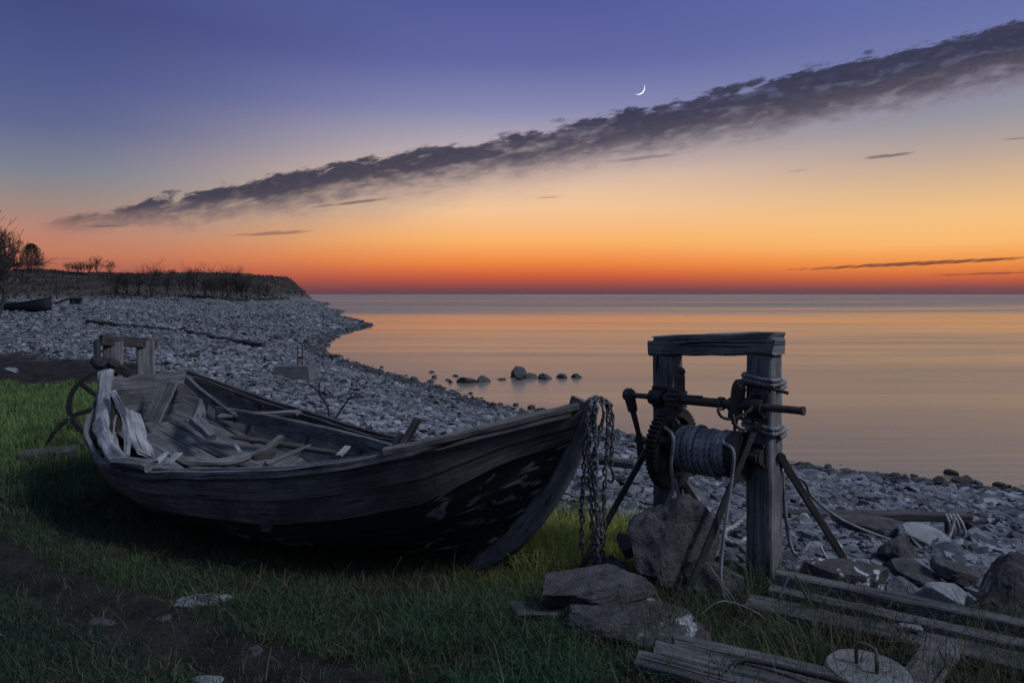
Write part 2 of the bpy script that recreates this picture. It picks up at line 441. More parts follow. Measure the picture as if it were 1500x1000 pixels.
# water
wm, t, b = material('calm sea at dusk')
geo = t.node('ShaderNodeNewGeometry').outputs['Position']
s1 = t.noise(t.scale(geo, (.02, .16, 1)), 1, 5, .6, .5)
s2 = t.noise(t.scale(geo, (.35, 1.6, 1)), 1, 4, .6)
s3 = t.noise(t.scale(geo, (.004, .02, 1)), 1, 3, .5)
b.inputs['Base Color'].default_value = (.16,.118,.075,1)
sy = t.node('ShaderNodeSeparateXYZ'); t.put(sy.inputs[0], geo)
s5 = t.noise(t.scale(geo, (.012, .085, 1)), 1, 4, .6, .4)
inv = t.m('DIVIDE', 2.75, t.m('MAXIMUM', sy.outputs[1], 1.0))
off_ = t.m('ADD', t.smooth(inv, .062, .006), t.m('ADD', t.m('MULTIPLY', t.m('SUBTRACT', s3, .5), .9), t.m('MULTIPLY', t.m('SUBTRACT', s5, .5), .8)))
ruf = t.m('ADD', t.ramp(t.m('ADD', t.m('MULTIPLY', s1, .5), t.m('MULTIPLY', s3, .5)), [(.38,.13),(.62,.28)]), t.m('MULTIPLY', t.smooth(off_, .2, 1.25), .20))
t.put(b.inputs['Roughness'], ruf)
s4 = t.noise(t.scale(geo, (.5, 1.1, 1)), 1, 3, .6)
b.inputs['IOR'].default_value = 1.62; b.inputs['Specular IOR Level'].default_value = .6
t.put(b.inputs['Normal'], t.bump(t.m('ADD', t.m('ADD', t.m('MULTIPLY', s1, .9), t.m('MULTIPLY', s2, .015)), t.m('MULTIPLY', s4, t.m('MULTIPLY', t.smooth(off_, .2, 1.25), 3.5))), .5, .10))
wv = []; wf = []
ra = [3, 9, 30, 100, 300, 1000, 4000, 16000, 40000]; nA = 64
for r_ in ra:
    for k in range(nA): wv.append((r_*math.sin(2*PI*k/nA), r_*math.cos(2*PI*k/nA), W))
for i in range(len(ra)-1):
    for k in range(nA): wf.append((i*nA+k, i*nA+nA+k, i*nA+nA+(k+1) % nA, i*nA+(k+1) % nA)[::-1])
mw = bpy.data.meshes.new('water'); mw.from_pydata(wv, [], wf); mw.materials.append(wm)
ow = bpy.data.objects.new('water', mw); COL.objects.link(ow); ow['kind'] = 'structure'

# ------------------------------------------------------------------ rocks
def ico(sub):
    bm = bmesh.new(); bmesh.ops.create_icosphere(bm, subdivisions=sub, radius=1)
    v = np.array([p.co[:] for p in bm.verts]); f = np.array([[q.index for q in a.verts] for a in bm.faces]); bm.free()
    return v, f
def rock_verts(seed, sub, planes=12, amp=.10, flat=None, cut=(.55,.9), slab=False):
    r = random.Random(seed); v, f = ico(sub)
    v = v*1.15
    for _ in range(planes):
        n = Vector((r.gauss(0,1), r.gauss(0,1), r.gauss(0,.2 if slab else 1))).normalized(); k = r.uniform(*cut)
        d = v@np.array(n); over = np.clip(d-k, 0, None); v = v-over[:,None]*np.array(n)*.96
    if flat:
        for sgn in (1,-1):
            n = np.array(Vector((r.gauss(0,.12), r.gauss(0,.12), sgn)).normalized())
            d = v@n; v = v-np.clip(d-flat, 0, None)[:,None]*n*.97
    out = []
    for p in v:
        q = Vector(p); nn = mnoise.noise(q*1.9+Vector((seed*3.1,0,0)))*amp+mnoise.noise(q*5+Vector((seed,9,0)))*amp*.45
        if sub > 3: nn += mnoise.noise(q*12+Vector((seed,5,1)))*max(amp,.09)*.38+(mnoise.noise(q*27+Vector((seed,1,1)))*.02 if sub > 4 else 0)
        out.append(q*(1+nn))
    return np.array([o[:] for o in out]), f
def rock_mesh(name, mat, seed, dims, sub=4, rot=(0,0,0), smooth=True, **kw):
    v, f = rock_verts(seed, sub, **kw); v = v*np.array(dims)/2
    m = bpy.data.meshes.new(name)
    m.from_pydata(v.tolist(), [], f.tolist()); m.materials.append(mat)
    if smooth:
        m.polygons.foreach_set('use_smooth', [True]*len(m.polygons))
        try: m.set_sharp_from_angle(angle=math.radians(30))
        except Exception: pass
    return m
def rock(name, label, cat, mat, seed, loc, dims, rot=(0,0,0), sub=4, group=None, **kw):
    o = bpy.data.objects.new(name, rock_mesh(name, mat, seed, dims, sub, **kw)); COL.objects.link(o)
    o.location = loc; o.rotation_euler = rot; return tag(o, label, cat, group)

# shingle stones: nobody could count them
def stones_bulk(n_try, ylo, yhi, rlo, rhi, sub, seed, xlim, keep=lambda x, y, s: s > -.6, sink=.35, slim=None):
    g = np.random.default_rng(seed)
    yy = np.sqrt(g.uniform(ylo**2, yhi**2, n_try)); xx = g.uniform(xlim[0], xlim[1], n_try)*yy
    s = sdist(xx, yy); ok = keep(xx, yy, s) & (turf(xx, yy) < .5+.0*xx)
    z = terrain(xx, yy); ok &= (z < 1.15)
    xx, yy, s, z = xx[ok], yy[ok], s[ok], z[ok]; n = len(xx)
    P = [rock_verts(900+k, sub, planes=9, amp=.12, flat=.55) for k in range(7)]
    r = rlo+(rhi-rlo)*g.random(n)**2.6
    a = g.uniform(0, 2*PI, n); tx = g.normal(0, .22, n); ty = g.normal(0, .22, n)
    sx = r*g.uniform(.8, 1.5, n); sy = r*g.uniform(.55, 1.0, n); szz = r*g.uniform(.3, .62, n)
    pk = g.integers(0, 7, n); Vs = []; Fs = []; Cs = []; off = 0
    shade = np.clip(g.normal(.78, .26, n), .25, 1.6)*(.6+.8*fbm(xx*.6, yy*.6, 8))*np.where(s < .7+.4*g.random(n), .42, 1.0)
    for k in range(7):
        i = np.where(pk == k)[0]; v, f = P[k]; m = len(v)
        q = v[None]*np.stack([sx[i], sy[i], szz[i]], -1)[:,None]
        q[...,2] += q[...,0]*np.tan(tx[i])[:,None]+q[...,1]*np.tan(ty[i])[:,None]
        ca, sa = np.cos(a[i])[:,None], np.sin(a[i])[:,None]
        x2 = q[...,0]*ca-q[...,1]*sa+xx[i][:,None]; y2 = q[...,0]*sa+q[...,1]*ca+yy[i][:,None]
        z2 = q[...,2]+(z[i]+szz[i]*sink)[:,None]
        Vs.append(np.stack([x2,y2,z2], -1).reshape(-1,3))
        Fs.append((f[None]+(np.arange(len(i))*m)[:,None,None]).reshape(-1,3)+off); off += len(i)*m
        tint = np.stack([shade[i], shade[i]*.995, shade[i]*1.02, np.ones(len(i))], -1)
        Cs.append(np.repeat(tint, m, axis=0))
    return np.concatenate(Vs), np.concatenate(Fs), np.concatenate(Cs)
nearzone = lambda x, y, s: (s > -.5)
parts = [stones_bulk(34000, 4.2, 15, .025, .10, 2, 1, (-.85, 1.0), nearzone),
         stones_bulk(22000, 3.6, 8.5, .02, .075, 1, 5, (.2, 1.1)),
         stones_bulk(44000, 14, 36, .04, .13, 1, 2, (-.95, .3), lambda x, y, s: s > -.4),
         stones_bulk(48000, 34, 95, .07, .21, 1, 3, (-.95, -.05), lambda x, y, s: s > -.3),
         stones_bulk(16000, 90, 260, .13, .4, 1, 4, (-.8, -.2), lambda x, y, s: (s > -.5))]
V = []; Fq = []; Cq = []; off = 0
for v, f, c in parts: V.append(v); Fq.append(f+off); Cq.append(c); off += len(v)
sh = big_mesh('shingle', np.concatenate(V), np.concatenate(Fq), M['shingle'], np.concatenate(Cq), False)
tag(sh, 'grey limestone shingle covering the beach along the water', 'shingle')

# ------------------------------------------------------------------ grass
def blades(xx, yy, hgt, wid, lean, colf, seed, zoff=-.01):
    g = np.random.default_rng(seed); n = len(xx); z = terrain(xx, yy)+zoff
    a = g.uniform(0, 2*PI, n); l = lean*g.uniform(.2, 1.3, n)*hgt; b_ = g.uniform(0, 2*PI, n)
    dx, dy = np.cos(a)*wid/2, np.sin(a)*wid/2; lx, ly = np.cos(b_)*l, np.sin(b_)*l
    P = np.zeros((n, 7, 3)); base = np.stack([xx, yy, z], -1); up = np.array([0,0,1.])
    for k, (h_, w_, q) in enumerate(((0,1,0),(.42,.85,.16),(.78,.55,.52))):
        c = base+up*(hgt*h_)[:,None]*(1-.0)+np.stack([lx*q, ly*q, 0*lx], -1)
        P[:,2*k] = c-np.stack([dx,dy,0*dx], -1)*w_; P[:,2*k+1] = c+np.stack([dx,dy,0*dx], -1)*w_
    P[:,6] = base+up*(hgt*np.clip(1-.25*lean, .5, 1))[:,None]+np.stack([lx,ly,0*lx], -1)
    o = (np.arange(n)*7)[:,None]
    tri = np.array([[0,1,3],[0,3,2],[2,3,5],[2,5,4],[4,5,6]])
    Fb = (tri[None]+o[:,:,None]).reshape(-1,3)
    Cc = np.repeat(colf(xx, yy, g, n), 7, axis=0)
    return P.reshape(-1,3), Fb, Cc
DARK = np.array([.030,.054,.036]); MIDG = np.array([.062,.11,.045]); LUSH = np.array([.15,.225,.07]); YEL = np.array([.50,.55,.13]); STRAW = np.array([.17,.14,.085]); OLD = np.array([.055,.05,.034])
def bowpatch(x, y): return np.exp(-(((x-.42)/.75)**2+((y-4.85)/.48)**2))  # fresh yellow-green grass by the bow, its colour raised in place of light
def leftpatch(x, y): return sstep(5.6, 8.0, y)*sstep(-2.6, -4.2, x)
def gcol(x, y, g, n):
    L = leftpatch(x, y)*(.55+.6*fbm(x*.9, y*.9, 61)); B = bowpatch(x, y)
    pat = fbm(x*1.6, y*1.6, 77)
    c = DARK[None]+(MIDG-DARK)[None]*np.clip((pat-.3)*2.2, 0, 1)[:,None]
    c = c+(LUSH-c)*np.clip(L, 0, 1)[:,None]
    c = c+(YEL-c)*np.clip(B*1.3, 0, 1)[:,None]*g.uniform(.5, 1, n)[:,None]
    o = g.random(n) < (.15+.5*np.clip((fbm(x*2.3, y*2.3, 88)-.4)*3, 0, 1))*(1-L*.7)*(1-B*.8); c[o] = OLD*g.uniform(.6, 1.5, o.sum())[:,None]
    o = g.random(n) < .06*(1-L*.8); c[o] = STRAW*g.uniform(.5, 1.1, o.sum())[:,None]
    c = c*g.uniform(.65, 1.3, n)[:,None]
    return np.concatenate([c, np.ones((n,1))], 1)
def scatter(n, ylo, yhi, ulo, uhi, seed, pw=2):
    g = np.random.default_rng(seed); y = (g.uniform(ylo**pw, yhi**pw, n))**(1/pw); return g.uniform(ulo, uhi, n)*y, y, g
GV = []; GF = []; GC = []; off = 0
def addg(t3):
    global off
    GV.append(t3[0]); GF.append(t3[1]+off); GC.append(t3[2]); off += len(t3[0])
def mudf(x, y):
    m_ = mudband(x, y)
    return sstep(.35, .7, m_+(fbm(x*2, y*2, 33)-.47)*.8)
x, y, g = scatter(190000, 2.3, 6.2, -.85, .45, 101)
k = (turf(x, y) > .35) & (g.random(len(x)) > .93*mudf(x, y)) & (fbm(x*3, y*3, 44)+g.random(len(x))*.4 > .42); x, y = x[k], y[k]; n = len(x)
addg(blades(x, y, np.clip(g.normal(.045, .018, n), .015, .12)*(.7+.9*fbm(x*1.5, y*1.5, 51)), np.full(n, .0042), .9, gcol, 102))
x, y, g = scatter(95000, 5.4, 14.5, -.9, -.2, 103)
k = (turf(x, y) > .4) & (y+(fbm(x*.8, y*.8, 66)-.47)*3 < 12.4+.5*g.random(len(y))); x, y = x[k], y[k]; n = len(x)
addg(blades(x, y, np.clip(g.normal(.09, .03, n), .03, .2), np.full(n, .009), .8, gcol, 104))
# taller clumps
def clumps(cn, ylo, yhi, ulo, uhi, seed, hmu, per, spread, lean=.7, keep=.5, wid=.005, cf=gcol):
    x, y, g = scatter(cn, ylo, yhi, ulo, uhi, seed); k = (turf(x, y) > keep) & (mudf(x, y) < .45); x, y = x[k], y[k]
    x = np.repeat(x, per)+g.normal(0, spread, len(x)*per); y = np.repeat(y, per)+g.normal(0, spread, len(y)*per); n = len(x)
    addg(blades(x, y, np.clip(g.normal(hmu, hmu*.35, n), .03, .6), np.full(n, wid), lean, cf, seed+1))
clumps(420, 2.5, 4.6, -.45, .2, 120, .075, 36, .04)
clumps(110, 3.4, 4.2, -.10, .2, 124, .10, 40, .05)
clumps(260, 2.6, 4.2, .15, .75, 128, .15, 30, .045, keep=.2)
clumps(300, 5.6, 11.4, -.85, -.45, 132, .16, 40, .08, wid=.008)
def ocol(x, y, g, n):
    c = OLD[None]*g.uniform(.5, 2.0, n)[:,None]; return np.concatenate([c, np.ones((n,1))], 1)
clumps(260, 2.5, 5.0, -.7, .3, 160, .06, 34, .05, lean=1.6, cf=ocol)
def wcol(x, y, g, n):
    c = np.array([.045,.082,.045])[None]*g.uniform(.6, 1.4, n)[:,None]; return np.concatenate([c, np.ones((n,1))], 1)
clumps(130, 2.5, 4.6, -.5, .25, 164, .05, 14, .03, lean=1.5, wid=.016, cf=wcol)
clumps(46, 2.9, 3.9, -.2, .12, 168, .13, 60, .05, lean=1.2, cf=wcol)
g = np.random.default_rng(140); n = 15000
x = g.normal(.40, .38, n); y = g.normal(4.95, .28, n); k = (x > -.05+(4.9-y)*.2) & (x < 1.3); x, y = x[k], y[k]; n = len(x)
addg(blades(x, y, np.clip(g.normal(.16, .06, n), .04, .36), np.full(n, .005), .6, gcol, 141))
x, y, g = scatter(26000, 95, 330, -.95, -.2, 150)
k = (terrain(x, y) > 1.0) & (fbm(x*.15, y*.15, 90)+.35*g.random(len(x)) > .52) & (sdist(x, y) > 2); x, y = x[k], y[k]; n = len(x)
def hcol(x, y, g, n):
    c = np.array([.058,.045,.034])[None]*g.uniform(.3, 1.3, n)[:,None]; return np.concatenate([c, np.ones((n,1))], 1)
addg(blades(x, y, g.uniform(.15, .6, n), np.full(n, .3), 1.2, hcol, 151))
gr = big_mesh('grass', np.concatenate(GV), np.concatenate(GF), M['grass'], np.concatenate(GC), False)
tag(gr, 'short dark and fresh green grass round the old boat', 'grass')
# long dry stems
GV, GF, GC, off = [], [], [], 0
def scol(x, y, g, n):
    c = STRAW[None]*g.uniform(.35, 1.1, n)[:,None]; return np.concatenate([c, np.ones((n,1))], 1)
def stems(n, cx, cy, sx, sy, seed, h, lean):
    g = np.random.default_rng(seed); x = g.normal(cx, sx, n); y = np.clip(g.normal(cy, sy, n), 2.5, 9)
    addg(blades(x, y, np.clip(g.normal(h, h*.4, n), .05, .8), np.full(n, .0032), lean, scol, seed+1))
stems(520, 1.45, 3.35, .4, .28, 201, .22, 1.3); stems(260, 2.0, 3.0, .35, .2, 203, .26, .8)
stems(160, .05, 4.15, .35, .2, 205, .2, 1.4); stems(240, -1.0, 4.1, .9, .15, 207, .14, 1.5)
stems(150, .9, 3.9, .35, .3, 209, .2, 1.2); stems(120, 1.5, 2.95, .6, .2, 211, .3, .6); stems(300, -.6, 3.3, 1.1, .4, 213, .10, 1.8)
dg = big_mesh('dry_grass', np.concatenate(GV), np.concatenate(GF), M['grass'], np.concatenate(GC), False)
tag(dg, 'long dry straw coloured grass stems among the stones and planks', 'dry grass')

# ------------------------------------------------------------------ the old boat
AX = Vector((.857,-.516,0)); PX = Vector((.516,.857,0)); B0 = Vector((-3.6,6.75,0))
def B(s, lat, z): return B0+AX*s+PX*lat+Vector((0,0,z))
near_t = [(0,-.405,1.0),(.3,-.66,.80),(.66,-.9,.60),(1.13,-1.04,.47),(1.78,-1.10,.47),(2.36,-1.02,.525),(3.02,-.90,.60),(3.43,-.79,.68),(3.9,-.60,.80),(4.35,-.29,.93),(4.72,-.02,1.03)]
far_t = [(0,.405,.94),(.35,.60,.80),(.8,.75,.66),(1.5,.82,.545),(2.2,.82,.45),(3.0,.72,.45),(3.8,.48,.63),(4.35,.22,.86),(4.72,.02,1.02)]
keel_t = [(0,.36),(.6,.16),(1.5,-.02),(2.5,-.07),(3.2,-.11),(3.82,-.15)]
keel_k = [0,.14,.36,.60,.80,1.0]
STEM_Z = [-.15,-.05,.10,.34,.60,.86,1.03]; STEM_S = [3.82,3.93,4.08,4.30,4.50,4.65,4.735]
def curve(tab):
    P = np.array(tab); s = P[:,0]
    fine = np.linspace(0, s[-1], 200); out = []
    for c in range(1, P.shape[1]):
        q = np.interp(fine, s, P[:,c])
        for _ in range(14): q[1:-1] = .25*q[:-2]+.5*q[1:-1]+.25*q[2:]
        out.append(q)
    return fine, out
nf, (nl, nz_) = curve(near_t); ff, (fl_, fz_) = curve(far_t)
KK = np.linspace(0, 1, 200); ks = np.interp(KK, keel_k, [p[0] for p in keel_t]); kz = np.interp(KK, keel_k, [p[1] for p in keel_t])
for _ in range(6):
    ks[1:-1] = .25*ks[:-2]+.5*ks[1:-1]+.25*ks[2:]; kz[1:-1] = .25*kz[:-2]+.5*kz[1:-1]+.25*kz[2:]
def hull(t, u, side):
    s = 4.72*t
    if side < 0: gl, gzv = np.interp(s, nf, nl), np.interp(s, nf, nz_)
    else: gl, gzv = np.interp(s, ff, fl_), np.interp(s, ff, fz_)
    k_s, k_z = np.interp(t, KK, ks), np.interp(t, KK, kz)
    bl = float(np.interp(t, [0,.15,.6,.85,1], [.6,.9,1,.45,.15]))
    h = (1-bl)*u+bl*math.sin(u*PI/2)**.72; v = (1-bl)*u+bl*(1-math.cos(u*PI/2))**1.3
    z = k_z+(gzv-k_z)*v; sc = k_s+(s-k_s)*h
    w = min(1, max(0, (t-.45)/.55)); w = w*w*(3-2*w)
    h1 = .85*u+.15*math.sin(u*PI/2)**.72; v1 = .85*u+.15*(1-math.cos(u*PI/2))**1.3     # fair the plank ends on to the stem
    dl = float(np.interp(-.15+1.18*v1, STEM_Z, STEM_S))-(3.82+.9*h1)
    return B(sc+dl*w, gl*h, z)
def hull_n(t, u, side):
    e = .01; a = hull(min(t+e,1), u, side)-hull(max(t-e,0), u, side); b_ = hull(t, min(u+e,1), side)-hull(t, max(u-e,0), side)
    n = a.cross(b_).normalized()
    if n.dot(PX)*side < 0: n = -n
    return n
def uw(u, t):
    ub = float(np.interp(t, [0,.5,.83,.92,1], [.70,.71,.72,.835,.85]))
    return u*ub/.73 if u < .73 else ub+(u-.73)*(1-ub)/.27
def strake(mb, side, u0, u1, t0=0, t1=1, th=.016, clink=.016, n=46, gap=0.0, wob=.0):
    rows = 4; vs = []; sd = random.random()*9
    for i in range(n+1):
        t = t0+(t1-t0)*i/n
        for r in range(rows):
            w = r/(rows-1); u = u0+(u1-u0)*w
            if r == rows-1: u -= gap
            u = uw(u, t); nn = hull_n(t, u, side); p = hull(t, u, side)
            jj = mnoise.noise(Vector((t*9+sd, u*5, side)))*.006
            vs.append(p+nn*(th+clink*(1-w)+jj))
        for r in range(rows):
            w = 1-r/(rows-1); u = u0+(u1-u0)*w
            if r == 0: u -= gap
            u = uw(u, t)
            vs.append(hull(t, u, side)+hull_n(t, u, side)*(clink*(1-w)*.8))
    fs = []; uv = []; m = rows*2; o = random.random()*40; L = 5.2
    for i in range(n):
        for j in range(m):
            k = (j+1) % m
            f = (i*m+j, i*m+k, i*m+m+k, i*m+m+j)
            hj = j if j < rows else 7-j; hk = k if k < rows else 7-k
            a0, a1 = hj*.05+o, hk*.05+o
            q = [(L*i/n+o,a0),(L*i/n+o,a1),(L*(i+1)/n+o,a1),(L*(i+1)/n+o,a0)]
            if side > 0: f = f[::-1]; q = q[::-1]
            fs.append(f); uv.append(q)
    e0 = tuple(range(m)); e1 = tuple(n*m+j for j in range(m-1,-1,-1))
    fs += [e0, e1]; uv += [[(0,0)]*m, [(0,0)]*m]
    mb.add(vs, fs, uv)
boat = thing('rowing_boat', B(2.2,0,-.1), 'old derelict wooden rowing boat with black tarred hull lying on the grass', 'boat')
UB = [0,.2,.38,.55,.73,1.0]
mb = MB()
for i in range(4): strake(mb, -1, UB[i], UB[i+1]+.015, clink=.022)
tag(mb.build('lower_planking', M['tar'], boat, smooth=False), 'black tarred lower planks with flaked patches, near side')
mb = MB(); strake(mb, -1, UB[4], .875, clink=.018); strake(mb, -1, .868, 1.0, clink=.012)
tag(mb.build('top_planking', M['wood_top'], boat), 'bare grey upper planks facing the viewer')
mb = MB()
for i in range(4): strake(mb, 1, UB[i], UB[i+1]+.015)
mb.build('lower_planking', M['wood_in'], boat)
mb = MB(); strake(mb, 1, UB[4], .985, clink=.012)
mb.build('top_planking', M['wood_in'], boat)
# gunwale rails
def rail(side, t0, t1, off, w, h, mat, lift=.0, n=40, name='gunwale'):
    pts = []
    for i in range(n+1):
        t = t0+(t1-t0)*i/n; nn = hull_n(t, .98, side); nn = Vector((nn.x, nn.y, 0)).normalized()
        pts.append((hull(t, 1.0, side)+nn*off+Vector((0,0,lift+mnoise.noise(Vector((t*14,side,off*40)))*.008)), nn))
    vs = []; fs = []; uv = []; o = random.random()*9; pr = [(-w/2,-h/2),(w/2,-h/2),(w/2,h/2*.8),(w*.3,h/2),(-w*.3,h/2),(-w/2,h/2*.8)]
    m = len(pr)
    for i, (p, nn) in enumerate(pts):
        for j, (a, c) in enumerate(pr):
            e = mnoise.noise_vector(Vector((i*.37, j*1.3, off*50)))*.005
            vs.append(p+nn*(a+e.x)+Vector((0,0,c+e.y)))
    for i in range(n):
        for j in range(m):
            k = (j+1) % m; f = (i*m+j, i*m+k, i*m+m+k, i*m+m+j)
            q = [(5*i/n+o,j*.04+o),(5*i/n+o,j*.04+.04+o),(5*(i+1)/n+o,j*.04+.04+o),(5*(i+1)/n+o,j*.04+o)]
            fs.append(f); uv.append(q)
    fs += [tuple(range(m-1,-1,-1)), tuple(n*m+j for j in range(m))]; uv += [[(0,0)]*m]*2
    mb = MB(); mb.add(vs, fs, uv); return mb.build(name, mat, boat)
tag(rail(-1, .10, .985, .028, .034, .05, M['wood'], .0), 'worn pale outer gunwale rail of the near side')
rail(-1, .25, .80, -.022, .034, .036, M['wood_in'], .012, name='inwale')
rail(1, .0, .985, .022, .036, .05, M['wood_dark'], .0)
rail(1, .02, .55, -.03, .03, .045, M['wood_dark'], -.02, name='inwale')
# raised bow cap
mb = MB(); pts = [hull(t, 1, -1)+Vector((0,0,.03)) for t in (.78,.84,.90,.95,.995)]
sweep(mb, [p+Vector((0,-.015,-.005)) for p in spline(pts,4)], .07, .05, jit=.008)
mb.build('bow_cap', M['wood_top'], boat)
# stem
st = [(3.55,-.27),(3.86,-.17),(4.17,.03),(4.41,.29),(4.60,.57),(4.72,.85),(4.79,1.06)]
sp = spline([Vector((a, 0, c)) for a, c in st], 6); mb = MB(); vs = []; fs = []; uv = []
for i, p in enumerate(sp):
    tn = (sp[min(i+1,len(sp)-1)]-sp[max(i-1,0)]).normalized(); nn = Vector((-tn.z, 0, tn.x))
    for (a, c) in ((-.15,-.010),(.026,-.036),(.045,0),(.026,.036),(-.15,.010)):
        e = mnoise.noise(Vector((i*.4,a*9,c*9)))*.008
        q = p-nn*(a+e); vs.append(B(q.x, c, q.z))
n = len(sp)
for i in range(n-1):
    for j in range(5):
        k = (j+1) % 5
        fs.append((i*5+j, i*5+k, i*5+5+k, i*5+5+j)); uv.append([(i*.06,j*.06),(i*.06,j*.06+.06),(i*.06+.06,j*.06+.06),(i*.06+.06,j*.06)])
fs += [(4,3,2,1,0), tuple((n-1)*5+j for j in range(5))]; uv += [[(0,0)]*5]*2
mb.add(vs, fs, uv); mb.build('stem', M['wood'], boat)
mb = MB(); beam(mb, B(.1,0,.28), B(1.6,0,-.06), .06, .1, n=8); beam(mb, B(1.6,0,-.06), B(3.95,0,-.17), .06, .09, n=10); mb.build('keel', M['tar'], boat)
# transom of horizontal boards
mb = MB(); nb = 4
def trans_lat(z, side):
    lo, hi = 0, 1
    for _ in range(24):
        mid = (lo+hi)/2
        if hull(0, mid, side).z < z: lo = mid
        else: hi = mid
    p = hull(0, lo, side); return (p-B0).dot(PX)
zs = [.40,.55,.69,.83,.97]
for i in range(nb):
    za, zb = zs[i], zs[i+1]-.006
    q = [(trans_lat(za,-1), za), (trans_lat(za,1), za), (trans_lat(min(zb,.93),1), min(zb,.95)), (trans_lat(zb,-1), zb)]
    vs = []; nn = 12
    for face in (0, .035):
        for row in range(2):
            for kx in range(nn+1):
                w = kx/nn
                a = q[0] if row == 0 else q[3]; c = q[1] if row == 0 else q[2]
                la = a[0]+(c[0]-a[0])*w; z = a[1]+(c[1]-a[1])*w
                if i == nb-1 and row == 1: z += (mnoise.noise(Vector((w*6,2,3)))*.035)
                vs.append(B(-.02+face+mnoise.noise(Vector((w*3,i,7)))*.006, la, z))
    fs = []; uv = []; m = nn+1; o = i*3.3
    for kx in range(nn):
        u0, u1 = kx/nn*.9+o, (kx+1)/nn*.9+o
        fs += [(kx,kx+1,m+kx+1,m+kx), (2*m+kx,3*m+kx,3*m+kx+1,2*m+kx+1), (m+kx,m+kx+1,3*m+kx+1,3*m+kx), (kx,2*m+kx,2*m+kx+1,kx+1)]
        uv += [[(u0,o),(u1,o),(u1,o+.15),(u0,o+.15)], [(u0,o),(u0,o+.15),(u1,o+.15),(u1,o)], [(u0,o),(u1,o),(u1,o+.03),(u0,o+.03)], [(u0,o),(u0,o+.03),(u1,o+.03),(u1,o)]]
    mb.add(vs, fs, uv)
mb.build('transom', M['wood_in'], boat)
# ribs
for t in (.16,.30,.44,.57,.70,.82):
    for side in (-1, 1):
        mb = MB(); pts = [hull(t+random.uniform(-.004,.004), u, side)-hull_n(t, u, side)*.018 for u in np.linspace(.05, .99, 12)]
        sweep(mb, pts, .05, .036, up=hull_n(t, .6, side))
        mb.build('rib', M['wood_dark'], boat)
# floor boards
mb = MB()
for k, la in enumerate((-.42,-.25,-.08,.09,.26,.42)):
    a = B(.10+abs(la)*.25, la*.8, .475); c = B(1.55+random.uniform(-.05,.2), la*1.15, .20)
    beam(mb, a, c, .165, .022, n=12, jit=.004, bend=(0,0,-.03), rag=.05)
mb.build('floorboards', M['wood_in'], boat)
# quarter timbers (near side, bleached) and knees
mb = MB(); sweep(mb, spline([D(156,544,6.30), D(154,572,6.15), D(150,604,5.9), D(152,634,5.6), D(160,655,5.35)], 6), .125, .07, up=(.3,-1,.2), jit=.022, bev=.025, taper=.8)
tag(mb.build('quarter_timber', M['wood_pale'], boat), 'bleached upright timber at the stern corner')
mb = MB(); sweep(mb, spline([D(143,618,5.75), D(152,640,5.45), D(166,664,5.15), D(186,684,4.95)], 6), .11, .05, up=(-.3,-1,.9), jit=.016, bev=.015, taper=.9)
tag(mb.build('quarter_timber', M['wood_pale'], boat), 'broken bleached plank running down the stern quarter')
mb = MB(); beam(mb, D(166,575,6.0), D(186,668,5.2), .05, .04, up=(-.3,-1,.9), n=10, jit=.008, taper=.8, bend=(.05,0,0)); mb.build('inwale', M['wood_pale'], boat)
mb = MB(); beam(mb, D(170,676,4.95), D(224,684,4.86), .12, .085, n=9, jit=.022, bev=.03, rag=.03)
tag(mb.build('knee', M['wood'], boat), 'knotty worn timber knee on the near gunwale')
mb = MB(); beam(mb, D(298,590,6.65), D(288,618,6.35), .10, .06, up=(.6,-.6,.3), n=6, jit=.012); beam(mb, D(288,616,6.35), D(310,640,6.0), .13, .07, up=(.6,-.6,.3), n=6, jit=.014, taper=.6)
mb.build('knee', M['wood_in'], boat)
mb = MB(); pts = spline([D(272,675,5.15), D(330,676,5.25), D(385,660,5.5), D(412,640,5.75)], 5)
sweep(mb, pts, .075, .06, jit=.014, bev=.016, taper=.8)
tag(mb.build('rib', M['wood'], boat), 'curved floor rib lying bare across the bottom')
mb = MB(); beam(mb, D(273,556,6.95), D(345,612,6.25), .03, .09, n=12, jit=.005, rag=.04, bend=(0,0,-.02)); mb.build('stringer', M['wood'], boat)
mb = MB(); beam(mb, D(318,604,6.45), D(600,668,5.15), .035, .115, n=16, jit=.006, rag=.05, bend=(0,0,.03)); mb.build('stringer', M['wood_in'], boat)
mb = MB(); beam(mb, D(322,609,6.3), D(437,604,6.35), .15, .03, n=10, jit=.004, rag=.05); mb.build('thwart', M['wood'], boat)
mb = MB(); beam(mb, D(192,606,5.85), D(212,668,5.35), .17, .02, up=(.9,-.2,.7), n=12, jit=.022, rag=.14)
tag(mb.build('side_board', M['wood_pale'], boat), 'pale lining board with peeling white paint at the stern')
# nails and bolts in the bow planking
for t, u in ((.93,.55),(.90,.72)):
    mb = MB(); p = hull(t, u, -1); nn = hull_n(t, u, -1); tube(mb, [p+nn*.03, p+nn*.042], .012, 8); mb.build('bolt', M['iron'], boat)

